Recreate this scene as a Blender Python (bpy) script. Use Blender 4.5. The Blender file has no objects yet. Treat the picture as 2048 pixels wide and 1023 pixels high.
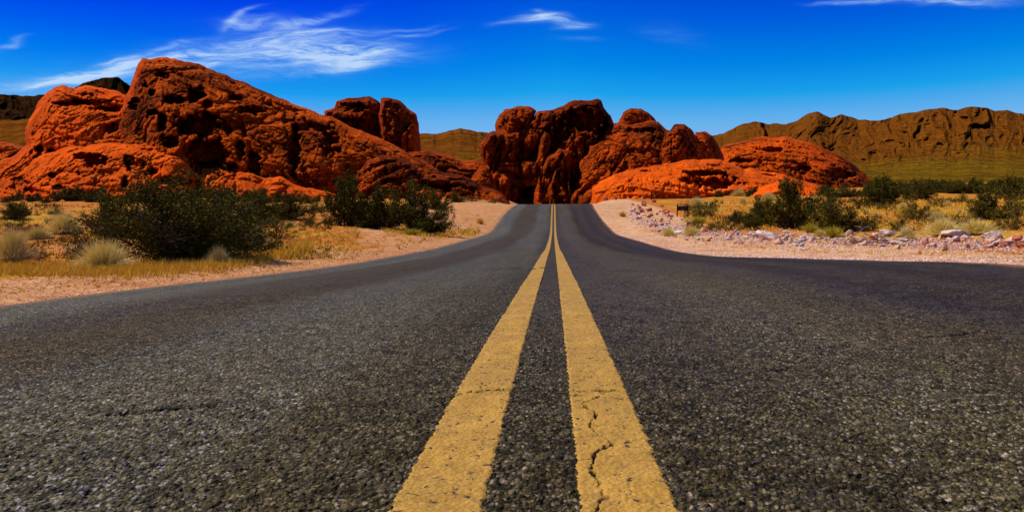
import bpy, math, random
import numpy as np
from mathutils import Vector, Matrix
random.seed(7); RNG = np.random.default_rng(7)
S = bpy.context.scene
COL = S.collection

# ------------------------------------------------------------------ camera
W, H, F = 2048.0, 1023.0, 1400.0
CAM = np.array([0.022, 0.0, 0.31])
YAW = math.radians(3.40); PITCH = math.radians(-3.33)
cd = bpy.data.cameras.new('camera'); cam = bpy.data.objects.new('camera', cd); COL.objects.link(cam)
cam.location = CAM.tolist(); cam.rotation_euler = (math.radians(90) + PITCH, 0, YAW)
cd.sensor_width = 36; cd.lens = 36 * F / W; cd.clip_start = 0.05; cd.clip_end = 20000
S.camera = cam
R3 = np.array(cam.rotation_euler.to_matrix())

def rays(px, py):
    px = np.asarray(px, float); py = np.asarray(py, float)
    d = np.stack([(px - W / 2) / F, -(py - H / 2) / F, -np.ones_like(px + py)], -1)
    return d @ R3.T
def pt(px, py, y):
    """world point on the sight line of a photo pixel at forward distance y"""
    d = rays(px, py); t = (np.asarray(y, float) / d[..., 1])
    return CAM + d * t[..., None]
def project(p):
    q = (np.asarray(p) - CAM) @ R3
    return W / 2 + F * q[..., 0] / -q[..., 2], H / 2 - F * q[..., 1] / -q[..., 2]

# ------------------------------------------------------------------ noise
def _hash(ix, iy, iz, seed):
    h = (ix.astype(np.int64) * 374761393 + iy.astype(np.int64) * 668265263 + iz.astype(np.int64) * 2147483647 + seed * 1274126177) & 0xffffffff
    h = ((h ^ (h >> 13)) * 1274126177) & 0xffffffff
    h = ((h ^ (h >> 16)) * 2246822519) & 0xffffffff
    return ((h ^ (h >> 15)) & 0xffffff) / float(0xffffff)
def vn(p, seed=0):
    i = np.floor(p).astype(np.int64); f = p - i; u = f * f * f * (f * (f * 6 - 15) + 10)
    x, y, z = i[..., 0], i[..., 1], i[..., 2]
    r = 0
    for a in (0, 1):
        for b in (0, 1):
            for c in (0, 1):
                w = (u[..., 0] if a else 1 - u[..., 0]) * (u[..., 1] if b else 1 - u[..., 1]) * (u[..., 2] if c else 1 - u[..., 2])
                r = r + w * _hash(x + a, y + b, z + c, seed)
    return r * 2 - 1
def fbm(p, oct=4, seed=0, gain=.5, lac=2.03):
    a, s, r = 1., 0., 0.
    for k in range(oct):
        r = r + a * vn(p, seed + k * 17); s += a; a *= gain; p = p * lac + 3.7
    return r / s
def ridged(p, oct=4, seed=0):
    a, s, r = 1., 0., 0.
    for k in range(oct):
        r = r + a * (1 - 2 * np.abs(vn(p, seed + k * 17))); s += a; a *= .5; p = p * 2.03 + 1.3
    return r / s
def worley(p2, seed=0):
    """2-D cellular noise: nearest distance, second nearest, cell id"""
    i = np.floor(p2).astype(np.int64); f1 = np.full(p2.shape[:-1], 9.); f2 = f1.copy(); cid = f1 * 0
    z = np.zeros_like(i[..., 0])
    for a in (-1, 0, 1):
        for b in (-1, 0, 1):
            cx, cy = i[..., 0] + a, i[..., 1] + b
            qx = cx + _hash(cx, cy, z, seed); qy = cy + _hash(cx, cy, z, seed + 1)
            d = np.hypot(qx - p2[..., 0], qy - p2[..., 1]); c = _hash(cx, cy, z, seed + 2)
            n = d < f1
            f2 = np.where(n, f1, np.minimum(f2, d)); cid = np.where(n, c, cid); f1 = np.where(n, d, f1)
    return f1, f2, cid
def sstep(a, b, x):
    t = np.clip((x - a) / (b - a), 0, 1); return t * t * (3 - 2 * t)

# ------------------------------------------------------------------ meshes
def make(name, verts, faces, mat=None, parent=None, smooth=True, attrs=None):
    me = bpy.data.meshes.new(name)
    verts = np.asarray(verts, np.float32).reshape(-1, 3)
    if isinstance(faces, np.ndarray):
        n, k = faces.shape
        me.vertices.add(len(verts)); me.vertices.foreach_set('co', verts.ravel())
        me.loops.add(n * k); me.loops.foreach_set('vertex_index', faces.astype(np.int32).ravel())
        me.polygons.add(n); me.polygons.foreach_set('loop_start', np.arange(0, n * k, k, dtype=np.int32))
        me.polygons.foreach_set('loop_total', np.full(n, k, np.int32))
        me.update(calc_edges=True)
    else:
        me.from_pydata(verts.tolist(), [], faces); me.update()
    me.validate()
    if smooth: me.polygons.foreach_set('use_smooth', np.ones(len(me.polygons), bool))
    if attrs:
        for k, v in attrs.items():
            at = me.attributes.new(k, 'FLOAT', 'POINT'); at.data.foreach_set('value', np.asarray(v, np.float32).ravel())
    if mat: me.materials.append(mat)
    o = bpy.data.objects.new(name, me); COL.objects.link(o)
    if parent: o.parent = parent
    return o
def grid_faces(nr, nc, off=0):
    a = (np.arange(nr - 1)[:, None] * nc + np.arange(nc - 1)[None, :]).ravel() + off
    return np.stack([a, a + 1, a + nc + 1, a + nc], 1)
def tag(o, label, cat, group=None):
    o['label'] = label; o['category'] = cat
    if group: o['group'] = group
    return o
def struct(o, kind='structure'): o['kind'] = kind; return o
def empty(name, loc=(0, 0, 0)):
    o = bpy.data.objects.new(name, None); COL.objects.link(o); o.location = loc; o.empty_display_size = .2; return o
class MB:
    def __init__(s): s.v = []; s.f = []; s.n = 0
    def add(s, v, f):
        s.v.append(np.asarray(v, float)); s.f += [tuple(i + s.n for i in q) for q in f]; s.n += len(v)
    def box(s, c, d, rot=None, bev=0.0):
        x, y, z = [k / 2 for k in d]; b = bev
        pts = []
        for sz in (-1, 1):
            for (px, py) in ((-x + b, -y), (x - b, -y), (x, -y + b), (x, y - b), (x - b, y), (-x + b, y), (-x, y - b), (-x, -y + b)):
                pts.append((px, py, sz * (z - b)))
        for sz in (-1, 1):
            for (px, py) in ((-x + b, -y + b), (x - b, -y + b), (x - b, y - b), (-x + b, y - b)): pts.append((px, py, sz * z))
        v = np.array(pts)
        if rot is not None: v = v @ np.array(rot).T
        f = [(i, (i + 1) % 8, (i + 1) % 8 + 8, i + 8) for i in range(8)]
        f += [(19, 18, 17, 16)[::-1] if 0 else (20, 21, 22, 23), (19, 18, 17, 16)]
        m = [0, 1, 1, 2, 2, 3, 3, 0]
        for i in range(8):
            j = (i + 1) % 8; a, c2 = m[i], m[j]
            f.append((8 + i, 8 + j, 20 + c2, 20 + a) if a != c2 else (8 + i, 8 + j, 20 + a))
            f.append((j, i, 16 + a, 16 + c2) if a != c2 else (j, i, 16 + a))
        s.add(v + np.array(c), f)
    def tube(s, pts, radii, n=5):
        pts = np.asarray(pts, float); base = []
        for k, p in enumerate(pts):
            t = pts[min(k + 1, len(pts) - 1)] - pts[max(k - 1, 0)]; t /= (np.linalg.norm(t) + 1e-9)
            a = np.cross(t, [0, 0, 1.]) if abs(t[2]) < .95 else np.cross(t, [1., 0, 0]); a /= np.linalg.norm(a); b = np.cross(t, a)
            for q in range(n):
                w = 2 * math.pi * q / n; base.append(p + radii[k] * (math.cos(w) * a + math.sin(w) * b))
        f = [(k * n + q, k * n + (q + 1) % n, (k + 1) * n + (q + 1) % n, (k + 1) * n + q) for k in range(len(pts) - 1) for q in range(n)]
        f.append(tuple(range(n))[::-1]); f.append(tuple((len(pts) - 1) * n + q for q in range(n)))
        s.add(base, f)
    def build(s, name, mat, parent=None, smooth=False):
        return make(name, np.concatenate(s.v), s.f, mat, parent, smooth)

# ------------------------------------------------------------------ node helpers
class NT:
    def __init__(s, tree): s.t = tree; s.t.nodes.clear()
    def n(s, typ, ins=None, **kw):
        x = s.t.nodes.new(typ)
        for k, v in kw.items(): setattr(x, k, v)
        for k, v in (ins or {}).items():
            sock = x.inputs[k]
            if isinstance(v, bpy.types.NodeSocket): s.t.links.new(v, sock)
            else: sock.default_value = v
        return x
    def math(s, op, a, b=0.0, clamp=False):
        x = s.n('ShaderNodeMath', {0: a, 1: b}, operation=op, use_clamp=clamp); return x.outputs[0]
    def mix(s, fac, a, b, blend='MIX'):
        x = s.n('ShaderNodeMix', None, data_type='RGBA', blend_type=blend)
        for i, v in ((0, fac), (6, a), (7, b)):
            if isinstance(v, bpy.types.NodeSocket): s.t.links.new(v, x.inputs[i])
            else: x.inputs[i].default_value = v if i == 0 else (tuple(v) + (1,))[:4]
        return x.outputs[2]
    def ramp(s, fac, stops, interp='LINEAR'):
        x = s.n('ShaderNodeValToRGB', {0: fac}); cr = x.color_ramp; cr.interpolation = interp
        cr.elements.remove(cr.elements[-1]); cr.elements[0].position = stops[0][0]
        for k, (p, c) in enumerate(stops):
            e = cr.elements[0] if k == 0 else cr.elements.new(p)
            e.color = (c, c, c, 1) if isinstance(c, (int, float)) else tuple(c) + (1,)
        return x.outputs[0]
    def noise(s, vec, scale, detail=4, rough=.55, dist=0.0):
        return s.n('ShaderNodeTexNoise', {'Vector': vec, 'Scale': scale, 'Detail': detail, 'Roughness': rough, 'Distortion': dist}).outputs[0]
    def geo(s): return s.n('ShaderNodeNewGeometry').outputs['Position']
    def mapping(s, vec, scale=(1, 1, 1), rot=(0, 0, 0)):
        return s.n('ShaderNodeMapping', {'Vector': vec, 'Scale': scale, 'Rotation': rot}).outputs[0]
    def finish(s, color, rough=.9, bump=None, strength=.5, dist=.05, spec=.3, extra=None):
        b = s.n('ShaderNodeBsdfPrincipled')
        for k, v in (('Base Color', color), ('Roughness', rough), ('Specular IOR Level', spec)):
            if isinstance(v, bpy.types.NodeSocket): s.t.links.new(v, b.inputs[k])
            else: b.inputs[k].default_value = (tuple(v) + (1,))[:4] if k == 'Base Color' else v
        if bump is not None:
            bp = s.n('ShaderNodeBump', {'Height': bump, 'Strength': strength, 'Distance': dist}); s.t.links.new(bp.outputs[0], b.inputs['Normal'])
        for k, v in (extra or {}).items(): b.inputs[k].default_value = v
        o = s.n('ShaderNodeOutputMaterial'); s.t.links.new(b.outputs[0], o.inputs[0]); return b
def mat(name):
    m = bpy.data.materials.new(name); m.use_nodes = True; return m, NT(m.node_tree)
def attr(t, name): return t.n('ShaderNodeAttribute', None, attribute_name=name).outputs['Fac']

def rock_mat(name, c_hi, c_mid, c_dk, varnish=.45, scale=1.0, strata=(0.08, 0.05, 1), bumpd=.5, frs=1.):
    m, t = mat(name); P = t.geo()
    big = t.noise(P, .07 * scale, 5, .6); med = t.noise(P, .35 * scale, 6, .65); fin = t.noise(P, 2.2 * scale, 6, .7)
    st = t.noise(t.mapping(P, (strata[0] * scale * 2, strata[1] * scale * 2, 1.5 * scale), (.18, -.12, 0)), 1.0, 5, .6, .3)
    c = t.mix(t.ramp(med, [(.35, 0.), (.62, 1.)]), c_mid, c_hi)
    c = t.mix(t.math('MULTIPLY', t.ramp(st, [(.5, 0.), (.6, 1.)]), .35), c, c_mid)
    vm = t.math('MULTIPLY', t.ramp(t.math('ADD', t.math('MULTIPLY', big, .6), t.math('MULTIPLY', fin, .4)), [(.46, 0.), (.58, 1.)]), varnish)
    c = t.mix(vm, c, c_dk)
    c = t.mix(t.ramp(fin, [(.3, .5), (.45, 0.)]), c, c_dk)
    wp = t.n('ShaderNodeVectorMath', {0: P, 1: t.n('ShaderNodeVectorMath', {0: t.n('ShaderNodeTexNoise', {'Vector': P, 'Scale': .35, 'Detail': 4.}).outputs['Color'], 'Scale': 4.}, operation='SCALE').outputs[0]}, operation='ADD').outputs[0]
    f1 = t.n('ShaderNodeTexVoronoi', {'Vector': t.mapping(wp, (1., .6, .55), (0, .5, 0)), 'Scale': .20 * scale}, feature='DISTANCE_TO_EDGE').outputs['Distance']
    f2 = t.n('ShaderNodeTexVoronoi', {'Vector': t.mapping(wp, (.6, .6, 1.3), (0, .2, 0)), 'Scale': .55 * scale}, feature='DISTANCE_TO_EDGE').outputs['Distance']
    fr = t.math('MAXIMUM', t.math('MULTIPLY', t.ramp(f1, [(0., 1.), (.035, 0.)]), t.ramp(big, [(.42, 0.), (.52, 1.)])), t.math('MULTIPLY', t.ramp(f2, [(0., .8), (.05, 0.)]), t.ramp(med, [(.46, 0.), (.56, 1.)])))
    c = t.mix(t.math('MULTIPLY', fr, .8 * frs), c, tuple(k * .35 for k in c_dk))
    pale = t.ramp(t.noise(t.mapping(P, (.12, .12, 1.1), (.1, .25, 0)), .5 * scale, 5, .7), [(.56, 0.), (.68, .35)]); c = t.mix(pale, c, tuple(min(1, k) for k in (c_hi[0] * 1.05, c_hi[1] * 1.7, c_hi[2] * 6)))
    h = t.math('SUBTRACT', t.math('ADD', t.math('MULTIPLY', fin, .55), t.math('ADD', t.math('MULTIPLY', st, .5), t.math('MULTIPLY', t.noise(P, 7 * scale, 4, .7), .25))), t.math('MULTIPLY', fr, 1.2 * frs))
    t.finish(c, 1., h, 1., bumpd, .02); return m

M_ROCK = rock_mat('red_sandstone', (.78, .110, .004), (.46, .055, .002), (.075, .013, .002), .95)
M_ROCKB = rock_mat('bright_red_sandstone', (.98, .150, .006), (.70, .085, .003), (.13, .020, .002), .5, frs=.45, bumpd=.4)
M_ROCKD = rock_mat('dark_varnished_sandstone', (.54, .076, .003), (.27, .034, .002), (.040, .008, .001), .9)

M_VARN = rock_mat('varnished_sandstone', (.84, .125, .003), (.42, .054, .002), (.055, .011, .001), .95, bumpd=.6)
def hill_mat():
    m, t = mat('desert_hill'); P = t.geo()
    a = t.noise(P, .006, 5, .6); b = t.noise(P, .05, 5, .65); hh = attr(t, 'height')
    spots = t.n('ShaderNodeTexVoronoi', {'Vector': P, 'Scale': .16}).outputs['Distance']
    olive = t.mix(t.ramp(b, [(.35, 0.), (.6, 1.)]), (.085, .045, .003), (.185, .102, .005))
    brown = t.mix(t.ramp(b, [(.35, 0.), (.62, 1.)]), (.082, .025, .003), (.20, .064, .005))
    c = t.mix(t.ramp(t.math('ADD', hh, t.math('MULTIPLY', t.math('SUBTRACT', a, .5), .7)), [(.38, 0.), (.60, 1.)]), olive, brown)
    c = t.mix(t.math('MULTIPLY', t.ramp(spots, [(.22, 1.), (.42, 0.)]), .65), c, (.022, .022, .006))
    t.finish(c, 1., t.math('ADD', b, t.noise(P, .3, 4, .6)), .8, 3., .0); return m
M_HILL = hill_mat()
def dark_hill():
    m, t = mat('dark_hill'); P = t.geo(); b = t.noise(P, .08, 6, .65)
    t.finish(t.mix(t.ramp(b, [(.4, 0.), (.65, 1.)]), (.010, .006, .002), (.045, .016, .004)), 1., b, .9, 3., .0); return m
M_DHILL = dark_hill()

def stone_mat(name, a, b, d):
    m, t = mat(name); P = t.n('ShaderNodeTexCoord').outputs['Object']; r = t.n('ShaderNodeObjectInfo').outputs['Random']
    n = t.noise(P, 2.5, 6, .65); c = t.mix(t.ramp(n, [(.35, 0.), (.65, 1.)]), a, b)
    c = t.mix(t.ramp(t.noise(P, 6, 4, .6), [(.33, .6), (.45, 0.)]), c, d)
    c = t.mix(t.math('MULTIPLY', r, .4), c, d)
    t.finish(c, .95, t.math('ADD', n, t.math('MULTIPLY', t.noise(P, 14, 4, .7), .4)), .6, .08, .1); return m
M_PINK = stone_mat('pink_stone', (.58, .34, .19), (.78, .54, .35), (.38, .16, .06))
M_WHITE = stone_mat('white_stone', (.56, .43, .32), (.78, .66, .52), (.36, .18, .08))
M_REDS = stone_mat('red_stone', (.42, .10, .04), (.58, .20, .10), (.20, .04, .018))

def ground_mat():
    m, t = mat('desert_soil'); P = t.geo(); g = attr(t, 'gravel'); y = attr(t, 'grass'); rs = attr(t, 'side')
    n1 = t.noise(P, .5, 5, .6); n2 = t.noise(P, 4, 5, .65); n3 = t.noise(P, 40, 4, .7)
    vor = t.n('ShaderNodeTexVoronoi', {'Vector': P, 'Scale': 28.}); vo = vor.outputs['Distance']
    soil = t.mix(t.ramp(n2, [(.35, 0.), (.65, 1.)]), (.34, .105, .012), (.54, .205, .026))
    gl = t.mix(t.ramp(n2, [(.3, 0.), (.65, 1.)]), (.46, .20, .058), (.68, .37, .13))
    gr = t.mix(t.ramp(n2, [(.3, 0.), (.65, 1.)]), (.54, .29, .115), (.76, .49, .235))
    gv = t.mix(rs, gl, gr)
    gv = t.mix(t.ramp(vor.outputs['Color'], [(.2, .55), (.55, 0.)]), gv, (.22, .08, .04))
    gv = t.mix(t.ramp(n3, [(.58, 0.), (.72, .6)]), gv, (.72, .54, .45))
    gv = t.mix(t.math('MULTIPLY', t.ramp(t.noise(P, 1.1, 5, .65), [(.45, 0.), (.65, 1.)]), .55), gv, soil)
    c = t.mix(t.ramp(t.math('ADD', g, t.math('MULTIPLY', t.math('SUBTRACT', n1, .5), .9)), [(.4, 0.), (.6, 1.)]), soil, gv)
    yl = t.mix(t.ramp(n2, [(.35, 0.), (.6, 1.)]), (.30, .165, .010), (.56, .33, .022))
    c = t.mix(t.ramp(t.math('ADD', y, t.math('MULTIPLY', t.math('SUBTRACT', n2, .5), .8)), [(.45, 0.), (.75, .85)]), c, yl)
    h = t.math('ADD', t.math('MULTIPLY', vo, .5), t.math('ADD', t.math('MULTIPLY', n2, .8), t.math('MULTIPLY', n3, .3)))
    t.finish(c, 1., h, .8, .04, .05); return m
M_GROUND = ground_mat()

def asphalt_mat():
    m, t = mat('asphalt'); P = t.geo()
    v = t.n('ShaderNodeTexVoronoi', {'Vector': P, 'Scale': 165.}); v2 = t.n('ShaderNodeTexVoronoi', {'Vector': P, 'Scale': 380.})
    rnd = t.n('ShaderNodeSeparateColor', {0: v.outputs['Color']}).outputs[0]; rn2 = t.n('ShaderNodeSeparateColor', {0: v2.outputs['Color']}).outputs[1]
    base = t.ramp(rnd, [(0., (.016, .014, .004)), (.3, (.040, .035, .012)), (.6, (.074, .064, .023)), (.82, (.13, .108, .058)), (.94, (.18, .156, .105)), (1., (.26, .225, .17))])
    base = t.mix(t.ramp(rn2, [(.5, 0.), (1., .6)]), base, (.038, .031, .013))
    base = t.mix(t.ramp(v.outputs['Distance'], [(.45, 0.), (.75, .8)]), base, (.012, .010, .001))
    big = t.noise(t.mapping(P, (1.0, .16, 1.)), 1.3, 5, .6)
    lane = t.noise(t.mapping(P, (1.6, .03, 1.)), 1., 3, .5)
    base = t.mix(t.math('MULTIPLY', t.ramp(big, [(.40, 0.), (.65, 1.)]), .35), base, (.090, .066, .024))
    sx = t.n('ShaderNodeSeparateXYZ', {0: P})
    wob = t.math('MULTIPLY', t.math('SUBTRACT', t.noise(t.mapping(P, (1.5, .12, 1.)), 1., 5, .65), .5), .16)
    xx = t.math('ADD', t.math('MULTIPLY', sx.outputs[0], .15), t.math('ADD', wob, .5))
    tr = t.ramp(xx, [(0., (.66, .76, .96)), (.10, (.64, .76, 1.0)), (.18, (.40, .38, .34)), (.30, (.38, .35, .31)), (.365, (.54, .61, .76)), (.43, (.54, .60, .74)), (.47, (.37, .36, .32)), (.5, (.36, .33, .28)), (.54, (.38, .36, .32)), (.59, (.50, .49, .47)), (.66, (.44, .42, .40)), (.73, (.22, .185, .12)), (.785, (.30, .26, .19)), (.86, (.22, .19, .13)), (.93, (.28, .26, .21)), (1., (.20, .17, .12))], 'EASE')  # wheel tracks and oil strips; left lane's blue sky sheen painted into the colour
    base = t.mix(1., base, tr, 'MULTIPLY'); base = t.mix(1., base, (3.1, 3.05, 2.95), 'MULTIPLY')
    vg = t.n('ShaderNodeSeparateColor', {0: t.n('ShaderNodeTexVoronoi', {'Vector': P, 'Scale': 60.}).outputs['Color']}).outputs[2]
    g2 = t.math('ADD', t.math('MULTIPLY', vg, .5), t.math('MULTIPLY', t.noise(P, 24., 5, .75), .5))
    base = t.mix(1., base, t.ramp(g2, [(.25, .5), (.5, 1.), (.72, 1.45)]), 'MULTIPLY')
    base = t.mix(t.ramp(t.noise(P, 1.1, 4, .6), [(.58, 0.), (.68, .35)]), base, (.020, .016, .006))
    ed = t.math('ADD', t.math('ABSOLUTE', sx.outputs[0]), t.math('MULTIPLY', t.noise(P, 3., 5, .7), .5)); base = t.mix(t.ramp(t.math('MULTIPLY', ed, .25), [(.84, 0.), (.90, .75)]), base, (.46, .22, .09))
    blot = t.noise(P, 7., 4, .6)
    base = t.mix(t.math('MULTIPLY', t.ramp(blot, [(.5, 0.), (.68, 1.)]), .35), base, (.10, .090, .045))
    cr = attr(t, 'crack'); base = t.mix(cr, base, (.004, .004, .004))
    h = t.math('SUBTRACT', t.math('MULTIPLY', t.math('ADD', rnd, .3), .8), v.outputs['Distance'])
    h = t.math('ADD', h, t.math('MULTIPLY', t.noise(P, 420., 2, .6), .5))
    ro = t.ramp(lane, [(.4, .55), (.65, .75)])
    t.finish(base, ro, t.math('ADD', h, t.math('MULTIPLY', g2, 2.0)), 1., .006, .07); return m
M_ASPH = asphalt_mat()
def paint_mat():
    m, t = mat('yellow_paint'); P = t.geo()
    n1 = t.noise(t.mapping(P, (1., .5, 1.)), 22, 6, .65); n2 = t.noise(P, 160, 4, .7); n3 = t.noise(P, 5, 4, .6)
    c = t.mix(t.ramp(n1, [(.35, 0.), (.65, 1.)]), (.36, .195, .016), (.54, .310, .040))
    c = t.mix(t.ramp(n2, [(.52, 0.), (.75, .6)]), c, (.72, .49, .19))
    c = t.mix(t.ramp(n3, [(.42, 0.), (.62, .6)]), c, (.36, .215, .035))
    v = t.n('ShaderNodeTexVoronoi', {'Vector': P, 'Scale': 165.}); rnd = t.n('ShaderNodeSeparateColor', {0: v.outputs['Color']}).outputs[0]
    chip = t.math('MULTIPLY', t.ramp(t.noise(P, 60, 3, .6), [(.58, 0.), (.63, 1.)]), t.ramp(rnd, [(.55, 0.), (.6, 1.)]))
    c = t.mix(t.ramp(v.outputs['Distance'], [(.4, 0.), (.8, .45)]), c, (.28, .15, .035))
    c = t.mix(t.ramp(t.noise(P, 34, 6, .8), [(.36, .75), (.5, 0.)]), c, (.26, .15, .03))
    c = t.mix(chip, c, (.05, .035, .02))
    cr = attr(t, 'crack'); c = t.mix(cr, c, (.006, .005, .004))
    h = t.math('SUBTRACT', t.math('MULTIPLY', rnd, .5), v.outputs['Distance'])
    t.finish(c, .75, t.math('ADD', h, t.math('MULTIPLY', n2, 1.1)), .55, .003, .12); return m
M_PAINT = paint_mat()

def leaf_mat(name, a, b, scale=3., transl=.0):
    m, t = mat(name); P = t.n('ShaderNodeTexCoord').outputs['Object']; r = t.n('ShaderNodeObjectInfo').outputs['Random']
    isl = t.n('ShaderNodeNewGeometry').outputs['Random Per Island']
    c = t.mix(isl, a, b); c = t.mix(t.math('MULTIPLY', r, .35), c, tuple(k * .6 for k in a))
    t.finish(c, .9, None, spec=.02); return m
M_LEAF = leaf_mat('creosote_leaf', (.020, .021, .003), (.17, .145, .015))
M_LEAF2 = leaf_mat('olive_leaf', (.08, .07, .008), (.22, .17, .02))
M_TWIG = leaf_mat('dark_twig', (.035, .022, .012), (.10, .07, .04))
M_PALE = leaf_mat('pale_stalk', (.62, .46, .09), (.95, .80, .28))
M_YEL = leaf_mat('yellow_grass_blade', (.60, .34, .02), (.90, .62, .06))
M_YG = leaf_mat('green_yellow_blade', (.36, .30, .02), (.65, .52, .05))
M_DEAD = leaf_mat('dead_wood', (.10, .06, .04), (.34, .25, .18))
def flat_mat(name, a, b, sc=30, rough=.8):
    m, t = mat(name); P = t.n('ShaderNodeTexCoord').outputs['Object']; n = t.noise(t.mapping(P, (1, 1, .15)), sc, 5, .6)
    t.finish(t.mix(n, a, b), rough, n, .4, .01, .02); return m
M_WOOD = flat_mat('brown_wood', (.05, .014, .006), (.12, .035, .014))
M_BOARD = flat_mat('dark_signboard', (.020, .007, .002), (.045, .016, .004))
M_LETTER = flat_mat('faded_lettering', (.30, .24, .20), (.42, .35, .30))

# ------------------------------------------------------------------ terrain heights (relative to the eye, metres)
def pchip(x, xp, fp):
    xp = np.asarray(xp, float); fp = np.asarray(fp, float); h = np.diff(xp); d = np.diff(fp) / h; m = np.zeros_like(fp)
    w1 = 2 * h[1:] + h[:-1]; w2 = h[1:] + 2 * h[:-1]
    with np.errstate(divide='ignore', invalid='ignore'):
        mm = (w1 + w2) / (w1 / d[:-1] + w2 / d[1:])
    m[1:-1] = np.where(d[:-1] * d[1:] > 0, np.nan_to_num(mm), 0); m[0] = d[0]; m[-1] = d[-1]
    x = np.clip(x, xp[0], xp[-1]); i = np.clip(np.searchsorted(xp, x) - 1, 0, len(xp) - 2); t = (x - xp[i]) / h[i]
    return (2 * t**3 - 3 * t**2 + 1) * fp[i] + (t**3 - 2 * t**2 + t) * h[i] * m[i] + (-2 * t**3 + 3 * t**2) * fp[i + 1] + (t**3 - t**2) * h[i] * m[i + 1]
YC = ([-12, .5, 2.5, 5, 7.5, 10, 15, 20, 25, 30, 36, 41, 46, 52, 58, 63, 67, 75, 90, 120], [-.30, -.31, -.345, -.42, -.49, -.56, -.72, -.80, -.86, -.89, -.82, -.58, -.20, .28, .72, .98, 1.03, .95, .5, -.5])
PROF = {
 -70: ([-12, 5, 10, 20, 41, 63, 90, 120, 200, 400, 900, 5000], [-.6, -.6, -.65, -.5, .25, 1.1, 2.3, 3.4, 6.5, 10, 14, 30]),
 -30: ([-12, 5, 10, 20, 41, 63, 90, 120, 200, 400, 900, 5000], [-.6, -.6, -.68, -.55, .15, 1.0, 2.2, 3.2, 6.2, 10, 14, 30]),
 -15: ([-12, 5, 10, 20, 30, 41, 52, 63, 90, 120, 200, 400, 900, 5000], [-.6, -.6, -.70, -.58, -.32, .06, .56, 1.0, 2.2, 3.0, 6, 10, 14, 30]),
 -8: ([-12, 5, 10, 20, 30, 41, 52, 63, 90, 120, 200, 400, 900, 5000], [-.58, -.58, -.72, -.62, -.45, 0., .67, 1.1, 1.9, 2.6, 6, 10, 14, 30]),
 -5: ([-12, 5, 10, 15, 20, 30, 36, 41, 46, 52, 58, 65, 90, 120, 200, 400, 900, 5000], [-.56, -.56, -.70, -.75, -.78, -.80, -.64, -.30, .16, .57, .86, 1.05, 1.0, 1.5, 6, 10, 14, 30]),
 -3.3: ([-12, .5, 2.5, 5, 7.5, 10, 15, 20, 30, 36, 41, 46, 53, 61, 65, 75, 90, 120, 200, 400, 900, 5000], [-.42, -.42, -.50, -.57, -.67, -.76, -.86, -.93, -.94, -.88, -.46, 0., .49, .88, 1.0, .9, .5, .5, 6, 10, 14, 30]),
 0: ([-12, .5, 2.5, 5, 7.5, 10, 15, 20, 25, 30, 36, 41, 46, 52, 58, 63, 67, 75, 90, 120, 200, 400, 900, 5000], YC[1] + [6, 10, 14, 30]),
 3.3: ([-12, .5, 2.5, 5, 7.5, 10, 15, 20, 30, 35, 43.6, 48, 52, 56, 61, 67, 75, 90, 120, 200, 400, 900, 5000], [-.32, -.32, -.33, -.35, -.47, -.60, -.85, -.97, -.99, -1.0, -.59, -.26, .10, .48, 1.0, 1.04, .95, .5, .5, 6, 10, 14, 30]),
 5: ([-12, 5, 7.5, 10, 15, 20, 30, 36, 43, 52, 61, 67, 90, 120, 200, 400, 900, 5000], [-.34, -.34, -.45, -.57, -.80, -.90, -.90, -.82, -.46, .05, .90, 1.08, 1.3, 1.8, 6, 10, 14, 30]),
 8: ([-12, 5, 7.5, 10, 15, 20, 30, 41, 48, 58, 67, 90, 120, 200, 400, 900, 5000], [-.33, -.33, -.42, -.50, -.62, -.69, -.69, -.44, -.12, .5, 1.05, 2.05, 2.6, 6, 10, 14, 30]),
 15: ([-12, 7, 15, 20, 30, 41, 52, 63, 90, 120, 200, 400, 900, 5000], [-.3, -.3, -.40, -.43, -.36, -.06, .37, .9, 2.1, 3.0, 6.2, 11, 16, 30]),
 30: ([-12, 10, 20, 30, 41, 52, 63, 90, 120, 200, 400, 900, 5000], [-.2, -.2, -.15, 0., .35, .8, 1.35, 2.6, 3.9, 8, 14, 20, 30]),
 70: ([-12, 10, 20, 30, 41, 52, 63, 90, 120, 200, 400, 900, 5000], [0, 0, .05, .15, .5, .9, 1.5, 2.9, 4.3, 9, 16, 24, 30]),
}
XK = sorted(PROF)
_yt = np.concatenate([np.linspace(-12, 130, 1421), np.geomspace(131, 5000, 120)])
_tab = np.stack([pchip(_yt, *PROF[k]) for k in XK], 1)
def base_h(x, y):
    x = np.asarray(x, float); y = np.asarray(y, float); sh = np.broadcast(x, y).shape
    x = np.broadcast_to(x, sh).ravel(); y = np.broadcast_to(y, sh).ravel()
    xc = np.clip(x, XK[0], XK[-1]); i = np.clip(np.searchsorted(XK, xc) - 1, 0, len(XK) - 2); xk = np.array(XK, float)
    cols = np.stack([np.interp(y, _yt, _tab[:, k]) for k in range(len(XK))], 1)
    h = xk[i + 1] - xk[i]; t = (xc - xk[i]) / h; r = np.arange(len(x))
    a, b = cols[r, i], cols[r, i + 1]
    sl = np.zeros_like(cols); sl[:, 1:-1] = (cols[:, 2:] - cols[:, :-2]) / (xk[2:] - xk[:-2])
    ma, mb = sl[r, i] * h, sl[r, i + 1] * h
    lim = 3 * np.abs(b - a); ma = np.clip(ma, -lim, lim); mb = np.clip(mb, -lim, lim)
    z = (2 * t**3 - 3 * t**2 + 1) * a + (t**3 - 2 * t**2 + t) * ma + (-2 * t**3 + 3 * t**2) * b + (t**3 - t**2) * mb
    return (z + CAM[2]).reshape(sh)
EDGE = 3.3
def edge_wob(y, side):
    p = np.stack([y * 1.3, np.full_like(y, side * 9.), y * 0], -1); return .10 * fbm(p * 1.6, 6, 5, .75)
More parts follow.
